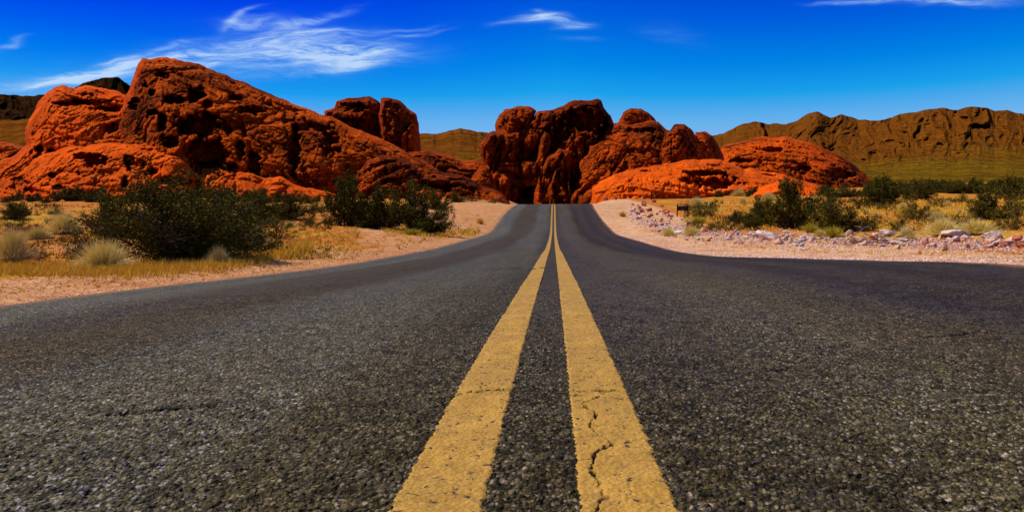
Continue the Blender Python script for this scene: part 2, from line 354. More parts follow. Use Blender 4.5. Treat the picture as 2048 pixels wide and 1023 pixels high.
def ground_h(x, y):
    z = base_h(x, y); x, y = np.broadcast_arrays(np.asarray(x, float), np.asarray(y, float))
    out = np.abs(x) - EDGE
    p = np.stack([x, y, x * 0], -1)
    far = np.clip(y, 4, 400)
    n = fbm(p * .8, 4, 31) * .05 + fbm(p * .12, 3, 41) * .25 * sstep(2, 12, out) + fbm(p * 3.1, 3, 51) * .018
    return z + n * sstep(.0, 1.2, out) - .035 - .03 * (1 - sstep(-.25, .05, out)) * 1.0 + .03 * sstep(.0, .25, out)
def hit(px, py):
    """where the sight line of a photo pixel meets the ground"""
    d = rays(px, py); ys = np.geomspace(1.5, 400, 1500)
    P = CAM + d * (ys / d[1])[:, None]; g = ground_h(P[:, 0], P[:, 1]); k = np.where(P[:, 2] < g)[0]
    if len(k) == 0: k = [int(np.argmin(P[:, 2] - g))]
    k = k[0]; return np.array([P[k, 0], P[k, 1], g[k]])

# ------------------------------------------------------------------ ground sheet
xs = np.concatenate([-np.geomspace(6000, 9, 110), np.linspace(-9, -4.0, 90)[1:], np.linspace(-4.0, -3.0, 40)[1:], np.linspace(-3, 3, 8)[1:-1],
                     np.linspace(3.0, 4.0, 40), np.linspace(4.0, 9, 90)[1:], np.geomspace(9, 6000, 110)[1:]])
ys = np.concatenate([[-6000, -1000, -100, -12], np.linspace(-6, 3.5, 20), np.geomspace(3.7, 130, 560), np.geomspace(133, 6000, 70)])
X, Y = np.meshgrid(xs, ys); Z = ground_h(X, np.clip(Y, -12, 5000))
pX, pY = project(np.stack([X, Y, Z], -1).reshape(-1, 3)); pX = pX.reshape(X.shape); pY = pY.reshape(X.shape)
nz = fbm(np.stack([X * .25, Y * .12, X * 0], -1), 4, 77)
out = np.abs(X) - EDGE
wl = 1.5 + 1.6 * sstep(25, 35, Y) + nz * 1.0 + 1.2 * sstep(40, 60, Y)
wr = 3.9 - .4 * sstep(14, 30, Y) + nz * .9 + 2.2 * sstep(34, 50, Y)
wid = np.where(X < 0, wl, wr)
gravel = 1 - sstep(wid * .8, wid * 1.15, out)
gravel = np.maximum(gravel, .62 * (X < 0) * sstep(0, .3, .5 + nz) * (1 - sstep(6, 9, out)) * sstep(10, 14, Y))
grass = np.clip(.42 + .9 * fbm(np.stack([X * .5, Y * .25, X * 0 + 5], -1), 4, 99) - gravel * .8, 0, 1)
grass += .5 * np.exp(-((out - wid - .4) / .5)**2) * (Y < 40) * (X < 0)
grass *= 1 - .8 * (X > 0) * gravel
ATT = dict(gravel=gravel, grass=grass, side=(X > 0).astype(float))
gr = make('ground', np.stack([X, Y, Z], -1), grid_faces(len(ys), len(xs)), M_GROUND, attrs=ATT); struct(gr)
def on_gravel(x, y):
    n = fbm(np.stack([x * .25, y * .12, x * 0], -1), 4, 77); o = np.abs(x) - EDGE
    w = np.where(x < 0, 1.5 + 1.6 * sstep(25, 35, y) + n + 1.2 * sstep(40, 60, y), 2.0 + 1.2 * sstep(14, 30, y) + n * .9 + 2.2 * sstep(34, 50, y))
    return o, w

# ------------------------------------------------------------------ cracks: polylines in photo pixels laid on the road
def road_pt(px, py):
    d = rays(px, py); y_ = np.geomspace(.5, 70, 3000); P = CAM + d * (y_ / d[1])[:, None]; k = np.argmax(P[:, 2] < base_h(P[:, 0], P[:, 1])); return P[k, :2]
def crk(pts, w): return [(road_pt(*a), w) for a in pts]
CR = [([(905, 795), (930, 789), (965, 786), (1000, 783), (1022, 782)], .008), ([(1022, 782), (1080, 786), (1150, 784)], .004),
      ([(1160, 786), (1180, 784), (1215, 784), (1238, 783)], .006), ([(1198, 795), (1180, 804), (1165, 808), (1175, 818), (1188, 826), (1194, 842)], .0030),
      ([(1181, 845), (1181, 858), (1192, 868), (1210, 880), (1228, 891), (1212, 900), (1192, 908), (1184, 918), (1188, 930), (1186, 948)], .0023),
      ([(1186, 948), (1194, 958), (1198, 975), (1206, 985), (1215, 995), (1200, 1010), (1190, 1030)], .0027),
      ([(1240, 800), (1262, 803), (1290, 806)], .004), ([(1055, 540), (1072, 537), (1090, 535)], .014),
      ([(60, 838), (180, 830), (300, 822), (420, 812), (480, 806)], .011), ([(330, 815), (480, 803), (600, 800)], .010),
      ([(1500, 742), (1560, 738), (1580, 732)], .007), ([(1850, 672), (1900, 669), (1940, 664), (1990, 663)], .014), ([(1640, 695), (1700, 690), (1760, 700)], .008), ([(1960, 764), (2048, 770)], .008)]
SEG = []
for pts, w in CR:
    q = [road_pt(*a) for a in pts]
    for a, b in zip(q[:-1], q[1:]): SEG.append((a, b, w))
def crack_mask(x, y):
    r = np.zeros_like(x); p = np.stack([x * 90, y * 90, x * 0], -1)
    jx = fbm(p, 3, 8) * .006; jy = fbm(p + 40, 3, 9) * .006; ww = .75 + .9 * fbm(p * .5, 2, 12)
    for a, b, w in SEG:
        lo = np.minimum(a, b) - .06; hi = np.maximum(a, b) + .06
        k = np.where((x > lo[0]) & (x < hi[0]) & (y > lo[1]) & (y < hi[1]))[0]
        if len(k) == 0: continue
        ab = b - a; qx = x[k] + jx[k] - a[0]; qy = y[k] + jy[k] - a[1]
        t = np.clip((qx * ab[0] + qy * ab[1]) / (ab @ ab), 0, 1); d = np.hypot(qx - t * ab[0], qy - t * ab[1])
        wk = w * np.clip(ww[k], .25, 2) * (1 + .2 * np.maximum(y[k] - 1, 0))
        r[k] = np.maximum(r[k], 1 - sstep(wk * .5, wk * 1.1, d))
    return r
def stones(x, y, amp=1.0):
    f1, f2, c = worley(np.stack([x * 165, y * 165], -1), 3)
    g1, g2, c2 = worley(np.stack([x * 95 + 7, y * 95], -1), 13)
    h = (c * .9 + .2) * np.clip(1 - f1 * 1.15, 0, 1) * .0036 + (c2 > .5) * np.clip(1 - g1 * 1.3, 0, 1) * .0034 - .002
    pit = fbm(np.stack([x * 70, y * 70, x * 0], -1), 3, 21)
    return (h - .0025 * sstep(.2, .55, pit)) * amp
def surf(x, y):
    return base_h(x, y) + .004 * fbm(np.stack([x * 2.2, y * 2.2, x * 0], -1), 3, 61)

# ------------------------------------------------------------------ road: fine stony mesh near the eye, coarser away
def rows(y0, y1, step):      # rows about `step` picture pixels apart
    r = [y0]
    while r[-1] < y1: r.append(r[-1] + min(max(step * r[-1]**2 / (F * .31), .0012), .3))
    return np.array(r)
V = []; Fc = []; A = []; n0 = 0
def patch(x0, x1, dx, yr, amp, drop=0., edge=False):
    global n0
    if edge:
        u = np.linspace(-1, 1, int(dx)); u = np.sign(u) * np.abs(u) ** .9; Yg = np.repeat(yr[:, None], len(u), 1)
        L = EDGE + edge_wob(yr, -1) ; Rr = EDGE + edge_wob(yr, 1)
        Xg = np.where(u[None] < 0, u[None] * L[:, None], u[None] * Rr[:, None]); nc = len(u)
    else:
        xr = np.arange(x0, x1 + dx, dx); nc = len(xr); Xg, Yg = np.meshgrid(xr, yr)
    x = Xg.ravel(); y = Yg.ravel(); z = surf(x, y); cr_ = crack_mask(x, y)
    if amp: z = z + stones(x, y) * amp * (1 - .7 * cr_) - .006 * cr_
    V.append(np.stack([x, y, z - (drop(x, y) if callable(drop) else drop)], 1)); Fc.append(grid_faces(len(yr), nc, n0)); A.append(cr_); n0 += len(x)
patch(-.95, .95, .0017, rows(.45, 1.15, 1.5), 1.)
patch(-2.0, 2.0, .0035, rows(1.148, 2.2, 1.5), 1.)
patch(-3.26, 3.26, .0075, rows(2.19, 4.0, 1.5), 1.)
fy = np.concatenate([np.linspace(-12, .3, 12), np.geomspace(.45, 1.1, 20)[1:], rows(1.2, 4.0, 8.)])
def under(x, y):
    a = np.abs(x); m = ((a < .88) & (y > .50) & (y < 1.2)) | ((a < 1.92) & (y > 1.2) & (y < 2.25)) | ((a < 3.15) & (y > 2.25)); return np.where(m, .012, .0005)
patch(0, 0, 240, np.sort(np.concatenate([fy, [.44, .46, 1.14, 1.16, 2.18, 2.21]])), 0., under, True)
patch(0, 0, 700, np.concatenate([rows(3.98, 40, 2.0), np.linspace(40.3, 120, 170)]), .0, .001, True)
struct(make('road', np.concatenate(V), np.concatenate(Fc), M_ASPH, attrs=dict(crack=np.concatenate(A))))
# the two painted lines
def line(x0, x1):
    yr = np.concatenate([np.linspace(-10, .3, 20), rows(.5, 4, 1.5), rows(4.02, 40, 2)[1:], np.linspace(40.3, 110, 120)])
    u = np.linspace(0, 1, 74); Xg = np.zeros((len(yr), len(u)))
    e0 = .006 * fbm(np.stack([yr * 90, yr * 0 + x0 * 50, yr * 0], -1), 4, 71, .7); e1 = .006 * fbm(np.stack([yr * 90, yr * 0 + x1 * 50, yr * 0], -1), 4, 72, .7)
    Xg = (x0 + e0)[:, None] * (1 - u) + (x1 + e1)[:, None] * u; Yg = np.repeat(yr[:, None], len(u), 1)
    x = Xg.ravel(); y = Yg.ravel(); cr_ = crack_mask(x, y); near = 1 - sstep(3.2, 4., y); near = np.where(y < .45, 0, near)
    z = surf(x, y) + (stones(x, y) * .26 + .0028) * near + .004 * (1 - near) - .007 * cr_
    edg = np.minimum(u, 1 - u)[None].repeat(len(yr), 0).ravel()
    z -= .002 * (1 - sstep(0, .03, edg)) * near
    return make('road_marking', np.stack([x, y, z], 1), grid_faces(len(yr), len(u)), M_PAINT, attrs=dict(crack=cr_))
struct(line(-.152, -.053)); struct(line(.052, .154))

# ------------------------------------------------------------------ rock bodies
def fract(poly, amp, it=3, closed=True):
    p = [tuple(map(float, q)) for q in poly]
    for k in range(it):
        q = []
        for a, b in zip(p, p[1:] + p[:1]):
            q.append(a); L = math.hypot(b[0] - a[0], b[1] - a[1])
            if L < 5: continue
            m = random.uniform(-1, 1) * amp * L
            q.append(((a[0] + b[0]) / 2 - (b[1] - a[1]) / L * m, (a[1] + b[1]) / 2 + (b[0] - a[0]) / L * m))
        p = q
    return np.array(p)
def pdist(P, poly):
    """signed distance (inside positive) and nearest boundary point; poly in photo pixels"""
    best = np.full(len(P), 1e9); near = P.copy(); ins = np.zeros(len(P), bool)
    for a, b in zip(poly, np.roll(poly, -1, 0)):
        ab = b - a; L = ab @ ab
        if L < 1e-9: continue
        t = np.clip(((P - a) @ ab) / L, 0, 1); q = a + t[:, None] * ab; d = np.hypot(*(P - q).T); k = d < best
        best[k] = d[k]; near[k] = q[k]
        c = (a[1] > P[:, 1]) != (b[1] > P[:, 1])
        ins ^= c & (P[:, 0] < (b[0] - a[0]) * (P[:, 1] - a[1]) / (b[1] - a[1] + 1e-12) + a[0])
    return np.where(ins, best, -best), near
def lobe(poly, D, T, R=40, lean=.3, step=1.6, lump=1., crack=1., strata=1., pits=(), seed=0, tilt=0., back=.7, jag=.07, base=400, sdir=.15, grooves=(), streak=None, facet=None):
    """rounded rock body with the given outline at forward distance D: T metres thick to the front, rounded over R pixels"""
    pl = fract(poly, jag); m = D / F
    lo = pl.min(0) - step * 2; hi = pl.max(0) + step * 2
    gx = np.arange(lo[0], hi[0], step); gy = np.arange(lo[1], hi[1], step); GX, GY = np.meshgrid(gx, gy)
    P = np.stack([GX.ravel(), GY.ravel()], 1); d, nr = pdist(P, pl)
    keep = d > -step * 1.45; out_ = keep & (d < 0); P = np.where(out_[:, None], nr, P); dd = np.maximum(d, 0)
    # smooth inner distance (box-blur the raw distance so no medial creases show)
    D2 = dd.reshape(GX.shape); k = max(1, int(R * .16 / step))
    def blur(a):
        for ax in (0, 1):
            c = np.cumsum(np.concatenate([np.repeat(np.take(a, [0], ax), k + 1, ax), a, np.repeat(np.take(a, [-1], ax), k, ax)], ax), ax)
            n = a.shape[ax]; a = (np.take(c, range(2 * k + 1, 2 * k + 1 + n), ax) - np.take(c, range(0, n), ax)) / (2 * k + 1) if True else a
        return a
    sm = blur(blur(D2)).ravel(); w = sstep(0, k * step * 1.6, dd); de = dd * (1 - w) + sm * w
    h = np.sqrt(np.clip(1 - (1 - np.clip(de / R, 0, 1))**2, 0, 1)) * .75 + .25 * np.clip(de / (R * 3.), 0, 1)
    hm = (base - P[:, 1]) * m
    y0 = D + lean * np.clip(hm, -2, None) + tilt * (P[:, 0] - pl[:, 0].mean()) * m
    yf = y0 - T * h
    W3 = pt(P[:, 0], P[:, 1], yf); s = np.array([1, .6, 1.]); edge = sstep(0, 10, dd)
    warp = np.stack([fbm(W3 * .12, 2, seed + 91), fbm(W3 * .12 + 9, 2, seed + 92), fbm(W3 * .12 + 19, 2, seed + 93)], -1) * 2.5
    q = W3 + warp
    L_ = fbm(q * .09 * s, 3, seed + 1); M_ = fbm(q * .32 * s, 4, seed + 2, .55); N_ = fbm(W3 * 1.1, 3, seed + 3, .6)
    cr1 = 1 - sstep(.0, .10, np.abs(vn(q * .13 * np.array([1.4, .6, .5]), seed + 4)))     # steep joints
    cr2 = 1 - sstep(.0, .12, np.abs(vn(q * .30 * np.array([.5, .5, 1.3]), seed + 5)))     # bedding gaps
    hs = W3[:, 2] + sdir * W3[:, 0] + 1.2 * fbm(W3 * .15, 2, seed + 8)
    st = fbm(np.stack([hs * 1.1, W3[:, 0] * .05, W3[:, 1] * .05], -1), 3, seed + 6, .6)
    hol = sstep(.42, .62, fbm(q * .40, 2, seed + 11)) * sstep(.0, .25, fbm(W3 * .07, 2, seed + 12))
    disp = lump * (2.2 * L_ + .65 * M_) + .30 * N_ - .55 * (1 - np.minimum(np.abs(vn(q * np.array([.9, .5, .7]), seed + 16)), .2) / .2) - .30 * (1 - np.minimum(np.abs(vn(q * np.array([2.2, 1., 1.5]), seed + 18)), .2) / .2) - crack * (1.2 * cr1 + .7 * cr2) * (.4 + .6 * sstep(-.2, .3, L_)) + strata * .75 * st - crack * .7 * hol
    if streak:                                   # slanting flutes and joints: (degrees, metres, spacing)
        a_ = math.radians(streak[0]); wx_ = W3[:, 0] + warp[:, 0] * .8; wz_ = W3[:, 2] + warp[:, 2] * .8
        u_ = wx_ * math.cos(a_) + wz_ * math.sin(a_); v_ = -wx_ * math.sin(a_) + wz_ * math.cos(a_)
        q2 = np.stack([u_ * .055, v_ / streak[2], u_ * 0 + seed], -1)
        sr = np.abs(vn(q2, seed + 21)); sr2 = np.abs(vn(q2 * 2.3 + 5, seed + 22)); sr3 = np.abs(vn(q2 * np.array([4., 5.1, 1]) + 9, seed + 23))
        disp += streak[1] * (1.1 * np.minimum(sr, .35) / .35 + .55 * np.minimum(sr2, .3) / .3 + .28 * sr3 - 1.)
    if facet:                                    # broken planar faces with sharp steps: (cell metres, slope)
        for fs, fa, so in ((facet[0], facet[1], 31), (facet[0] * .42, facet[1] * .8, 35)):
            pc = np.stack([(W3[:, 0] + warp[:, 0] * .35) / fs, (W3[:, 2] + warp[:, 2] * .35) / (fs * 1.5)], -1)
            i_ = np.floor(pc).astype(np.int64); bd_ = np.full(len(P), 9.); of = np.zeros(len(P)); zz_ = np.zeros(len(P), np.int64)
            for a_ in (-1, 0, 1):
                for b_ in (-1, 0, 1):
                    cx_, cy_ = i_[:, 0] + a_, i_[:, 1] + b_; hx, hy, h1, h2, h3 = [_hash(cx_, cy_, zz_, seed + so + k_) for k_ in range(5)]
                    ex, ey = pc[:, 0] - cx_ - hx, pc[:, 1] - cy_ - hy; dd_ = np.abs(ex) * .8 + np.abs(ey) * .8 + np.hypot(ex, ey) * .4; k2 = dd_ < bd_
                    of = np.where(k2, ((h1 - .5) * 2.2 * ex + (h2 - .35) * 1.6 * ey) + (h3 - .5) * .8, of); bd_ = np.where(k2, dd_, bd_)
            disp += of * fa * fs
    yf = yf - disp * edge * (D / 110.) ** .5
    for (cx, cy, rx, ry, dep) in pits:
        j = fbm(np.stack([P[:, 0] * .10 + cx, P[:, 1] * .12, P[:, 0] * 0], -1), 5, seed + 13, .6) * 1.5
        rr = ((P[:, 0] - cx) / rx)**2 + ((P[:, 1] - cy) / ry)**2 + j
        yf += dep * .9 * (1 - sstep(.15, 1.25, rr)) * edge
    for (g, wd, dep) in grooves:
        g = np.array(g, float); bd = np.full(len(P), 1e9); jj = fbm(np.stack([P[:, 0] * .05, P[:, 1] * .05, P[:, 0] * 0], -1), 3, seed + 14) * 12
        for a, b in zip(g[:-1], g[1:]):
            ab = b - a; t = np.clip(((P - a) @ ab) / (ab @ ab), 0, 1); bd = np.minimum(bd, np.hypot(*(P + jj[:, None] * .6 - a - t[:, None] * ab).T))
        gm_ = .25 + .75 * sstep(-.25, .2, fbm(np.stack([P[:, 0] * .045, P[:, 1] * .045, P[:, 0] * 0], -1), 2, seed + 15)); yf += dep * .6 * gm_ * (1 - sstep(0, wd * 1.5, bd)) * edge
    yf = np.minimum(yf, y0 + T * back * h * .9 + .0)
    front = pt(P[:, 0], P[:, 1], yf); bk = pt(P[:, 0], P[:, 1], y0 + T * back * h + .02)
    idx = -np.ones(len(P), int); kk = np.where(keep)[0]; idx[kk] = np.arange(len(kk))
    q4 = grid_faces(len(gy), len(gx)); ok = (idx[q4] >= 0).all(1) & (d[q4].max(1) > 0); q4 = idx[q4[ok]]
    nb = len(kk)
    return np.concatenate([front[kk], bk[kk]]), np.concatenate([q4[:, ::-1], q4 + nb])
def rock(lobes, material, label, cat='rock formation', name='rock_formation', group=None):
    V, Fq, n, MI, ms = [], [], 0, [], [material]
    for L in lobes:
        lm = L.pop('m', material)
        if lm not in ms: ms.append(lm)
        v, f = lobe(**L); MI.append(np.full(len(f), ms.index(lm))); V.append(v); Fq.append(f + n); n += len(v)
    V = np.concatenate(V); Fq = np.concatenate(Fq); c = np.array([V[:, 0].mean(), V[:, 1].mean(), base_h(V[:, 0].mean(), V[:, 1].mean())])
    o = make(name, V - c, Fq, material)
    for q in ms[1:]: o.data.materials.append(q)
    o.data.polygons.foreach_set('material_index', np.concatenate(MI).astype(np.int32))
    o.location = c.tolist(); tag(o, label, cat, group); return o
def Lb(poly, D, T, **k): return dict(poly=poly, D=D, T=T, **k)

rock([
 Lb([(-60, 440), (-30, 340), (20, 315), (52, 290), (56, 245), (72, 212), (92, 186), (128, 170), (150, 178), (184, 172), (222, 180), (250, 190), (272, 206), (300, 232), (336, 262), (366, 300), (384, 345), (390, 440)],
    103, 10, R=30, lean=.95, lump=.55, crack=.7, strata=.5, seed=10, tilt=.22, jag=.10, streak=(-22, .9, 5.), facet=(6, .14), m=M_ROCKB,
    pits=[(78, 298, 9, 8, 5), (104, 306, 12, 9, 6), (225, 255, 14, 12, 4), (165, 205, 55, 6, 4), (215, 218, 36, 6, 5), (76, 318, 10, 12, 4)],
    grooves=[([(120, 195), (175, 208), (230, 222), (262, 232)], 6, 5.), ([(140, 182), (190, 196), (250, 212)], 5, 4.), ([(180, 176), (230, 200), (262, 205)], 4, 3.), ([(60, 285), (66, 330), (30, 380)], 5, 3)]),
 Lb([(-60, 440), (-20, 372), (30, 350), (66, 318), (110, 302), (170, 292), (240, 286), (300, 284), (345, 292), (378, 316), (392, 352), (398, 440)],
    96, 11, R=46, lean=.80, lump=.55, crack=.6, strata=.45, seed=20, jag=.08, streak=(-18, .6, 4.5), facet=(7, .10), m=M_ROCKB,
    pits=[(190, 324, 24, 15, 8), (165, 312, 18, 7, 4), (40, 366, 18, 18, 3), (62, 380, 14, 7, 4), (258, 324, 10, 20, 6), (282, 330, 12, 10, 4), (305, 342, 12, 8, 4), (250, 365, 6, 14, 4), (105, 350, 8, 6, 3), (350, 362, 30, 10, 4), (115, 375, 12, 6, 3)],
    grooves=[([(240, 300), (262, 340), (300, 350), (350, 372)], 5, 4), ([(150, 330), (165, 360)], 3, 2), ([(240, 288), (300, 300), (360, 310)], 4, 3)]),
 Lb([(180, 440), (200, 330), (222, 255), (246, 200), (262, 165), (272, 137), (284, 116), (300, 119), (332, 114), (352, 118), (388, 126), (420, 138), (452, 149), (490, 164), (522, 180), (560, 196), (600, 213), (640, 229), (680, 241), (722, 260), (762, 277), (802, 297), (850, 322), (890, 350), (930, 380), (930, 440)],
    116, 22, R=150, lean=.50, lump=.7, crack=.7, strata=.35, seed=40, sdir=.4, tilt=.42, streak=(-42, 1.3, 7.), facet=(9, .12), m=M_VARN,
    pits=[(268, 210, 12, 14, 7), (290, 172, 6, 9, 5), (304, 185, 8, 7, 5), (350, 200, 22, 8, 7), (392, 190, 18, 16, 8), (415, 210, 10, 9, 5), (325, 150, 14, 8, 5), (400, 248, 45, 24, 10), (455, 258, 9, 10, 5), (325, 248, 10, 22, 6), (345, 285, 22, 12, 5), (410, 305, 40, 30, 9), (425, 335, 45, 12, 6), (305, 225, 14, 6, 5), (470, 195, 16, 6, 4), (500, 220, 30, 8, 4), (545, 375, 24, 22, 8), (510, 330, 14, 30, 5), (620, 255, 40, 9, 4), (660, 290, 20, 24, 5), (590, 300, 12, 50, 6), (480, 300, 10, 20, 4)],
    grooves=[([(300, 130), (360, 150), (420, 170), (470, 195), (520, 240)], 6, 3), ([(400, 135), (480, 180), (560, 225), (640, 262)], 5, 2.5), ([(540, 215), (590, 260), (610, 330), (620, 390)], 7, 4), ([(590, 225), (650, 270), (690, 330), (700, 380)], 6, 4), ([(435, 330), (437, 395)], 3, 2), ([(480, 240), (500, 300), (505, 360)], 6, 3), ([(470, 170), (540, 200), (620, 245), (720, 290), (800, 330)], 4, 2.2)]),
 Lb([(394, 440), (392, 352), (404, 338), (436, 334), (470, 342), (505, 344), (530, 356), (560, 352), (600, 372), (640, 380), (700, 398), (720, 440)], 100, 9, R=60, lean=.3, lump=.45, crack=.7, strata=.35, seed=70, streak=(80, .5, 5.), facet=(6, .12), m=M_ROCKB,
    grooves=[([(436, 335), (437, 420)], 3, 2.), ([(470, 340), (471, 420)], 3, 2.), ([(528, 350), (520, 420)], 10, 4)]),
], M_ROCK, 'largest red sandstone dome on the left, its face full of dark hollows')
rock([
 Lb([(645, 400), (650, 250), (648, 222), (668, 216), (673, 202), (692, 196), (738, 192), (752, 199), (761, 207), (763, 260), (775, 300), (800, 400)], 190, 16, R=10, tilt=.3, lean=.12, lump=0.50, crack=1.3, strata=1.6, facet=(8, .7), streak=(75, 1.1, 5.), seed=120,
    pits=[(700, 214, 40, 9, 6), (700, 240, 30, 5, 5)], grooves=[([(660, 232), (700, 240), (760, 236)], 4, 4)]),
 Lb([(740, 400), (758, 260), (761, 196), (776, 195), (800, 201), (820, 220), (832, 228), (838, 262), (841, 292), (846, 330), (848, 400)], 188, 20, R=10, lean=.10, lump=0.39, crack=1.5, strata=1.2, facet=(8, .7), streak=(75, 1.1, 5.), seed=140, tilt=.6,
    grooves=[([(790, 210), (800, 260), (790, 320)], 7, 5), ([(770, 300), (830, 310)], 5, 4)]),
 Lb([(660, 420), (690, 270), (740, 262), (790, 278), (835, 300), (860, 330), (870, 420)], 176, 14, R=19, lean=.5, lump=0.55, crack=1.6, strata=1.5, facet=(6, .28), streak=(10, .9, 3.), seed=150),
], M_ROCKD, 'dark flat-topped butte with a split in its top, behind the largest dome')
rock([
 Lb([(690, 440), (704, 378), (712, 350), (735, 320), (760, 311), (790, 312), (815, 322), (842, 345), (860, 440)], 92, 6, R=26, lean=.45, lump=.5, crack=.5, strata=1.2, facet=(4, .2), streak=(28, .7, 2.6), seed=170, sdir=-.6,
    grooves=[([(715, 372), (735, 350), (770, 335), (800, 335)], 5, 2.5), ([(740, 392), (760, 372), (800, 355)], 5, 2.5), ([(730, 335), (765, 322), (800, 325)], 3, 1.6)]),
 Lb([(745, 440), (770, 360), (800, 340), (840, 336), (880, 342), (920, 350), (950, 362), (985, 376), (1010, 392), (1030, 440)], 96, 8, R=22, lean=.8, lump=.6, crack=1.4, strata=2.2, facet=(4, .2), streak=(0, .5, 2.2), seed=190, sdir=.1,
    grooves=[([(800, 352), (870, 356), (930, 366)], 4, 2.5), ([(790, 372), (850, 374), (900, 380)], 6, 3), ([(860, 350), (900, 372), (960, 390)], 3, 2)]),
 Lb([(830, 440), (832, 384), (845, 379), (870, 381), (885, 388), (890, 440)], 84, 2.5, R=8, lean=.4, lump=.3, crack=.4, strata=1, facet=(4, .2), streak=(0, .5, 2.2), seed=195),
], M_ROCK, 'low layered red ledges at the foot of the largest dome, behind the dark bushes')
rock([
 Lb([(790, 440), (800, 310), (850, 300), (880, 306), (905, 312), (930, 322), (955, 318), (985, 330), (1010, 360), (1020, 440)], 150, 16, R=30, lean=.9, lump=1., crack=2.2, strata=2.2, facet=(3.2, .5), seed=210),
 Lb([(925, 440), (935, 370), (950, 345), (962, 330), (975, 335), (990, 360), (1000, 440)], 118, 6, R=16, lean=.5, lump=.6, crack=1., strata=1., facet=(3.2, .5), seed=215),
], M_ROCKD, 'jumbled dark red rubble slope in the gap left of the central cliffs')
rock([
 Lb([(990, 330), (990, 252), (998, 230), (1010, 218), (1034, 212), (1060, 213), (1073, 222), (1066, 242), (1060, 330)], 139, 9, R=8, streak=(80, 2.0, 4.5), facet=(7.5, .85), tilt=.22, lean=.15, lump=0.37, crack=0.94, strata=.6, seed=230, pits=[(1030, 240, 10, 10, -3)]),
 Lb([(1000, 440), (975, 360), (966, 325), (958, 292), (974, 268), (986, 261), (1010, 264), (1040, 258), (1075, 262), (1085, 300), (1085, 440)], 134, 11, R=9, streak=(80, 2.0, 4.5), facet=(7.5, .85), tilt=.22, lean=.10, lump=0.46, crack=1.68, strata=.4, seed=250,
    grooves=[([(1000, 300), (990, 340), (985, 380)], 7, 6), ([(1040, 262), (1042, 300), (1040, 380)], 8, 6)]),
 Lb([(960, 440), (975, 372), (986, 320), (998, 298), (1018, 294), (1030, 300), (1032, 345), (1028, 400), (1030, 440)], 127, 6, R=5, streak=(80, 2.0, 4.5), facet=(7.5, .85), tilt=.22, lean=.12, lump=0.33, crack=1.26, strata=.4, seed=260, grooves=[([(1008, 305), (1008, 400)], 5, 4)]),
 Lb([(1068, 440), (1066, 370), (1060, 320), (1042, 285), (1052, 250), (1076, 222), (1114, 216), (1132, 208), (1150, 200), (1196, 197), (1203, 201), (1208, 216), (1221, 231), (1227, 246), (1222, 266), (1204, 300), (1184, 340), (1160, 440)], 140, 16, R=13, streak=(80, 2.0, 4.5), facet=(7.5, .85), tilt=.22, lean=.13, lump=0.46, crack=1.26, strata=.5, seed=270,
    pits=[(1165, 245, 48, 28, 7), (1120, 270, 16, 26, 5)], grooves=[([(1108, 222), (1104, 250), (1090, 270), (1080, 300)], 6, 5), ([(1120, 214), (1160, 214), (1205, 214)], 3, 3)]),
 Lb([(1062, 440), (1064, 380), (1070, 330), (1080, 285), (1090, 262), (1100, 270), (1098, 320), (1092, 370), (1085, 440)], 126, 5, R=5, streak=(80, 2.0, 4.5), facet=(7.5, .85), tilt=.22, lean=.10, lump=0.21, crack=0.84, strata=.3, seed=280),
 Lb([(1068, 440), (1070, 400), (1082, 350), (1096, 312), (1118, 296), (1140, 302), (1146, 318), (1138, 345), (1140, 440)], 123, 7, R=5, streak=(80, 2.0, 4.5), facet=(7.5, .85), tilt=.22, lean=.35, lump=0.33, crack=1.36, strata=.8, seed=290, grooves=[([(1105, 300), (1098, 340), (1085, 380)], 5, 3)]),
 Lb([(1090, 440), (1095, 380), (1110, 340), (1125, 330), (1140, 338), (1142, 380), (1148, 440)], 117, 5, R=5, streak=(80, 2.0, 4.5), facet=(7.5, .85), tilt=.22, lean=.25, lump=0.37, crack=1.26, strata=.6, seed=295),
 Lb([(1130, 312), (1131, 290), (1138, 272), (1150, 265), (1168, 267), (1176, 284), (1174, 308), (1160, 330), (1150, 440), (1140, 440)], 128, 5, R=5, streak=(80, 2.0, 4.5), facet=(7.5, .85), tilt=.22, lean=.3, lump=0.25, crack=0.73, strata=.5, seed=300),
 Lb([(1172, 285), (1178, 268), (1195, 260), (1205, 266), (1200, 285), (1185, 300), (1180, 340), (1172, 340)], 130, 4, R=5, streak=(80, 2.0, 4.5), facet=(7.5, .85), tilt=.22, lean=.3, lump=0.21, crack=0.63, strata=.5, seed=305),
], M_ROCKD, 'tall dark red cliffs of upright slabs straight behind the road crest')
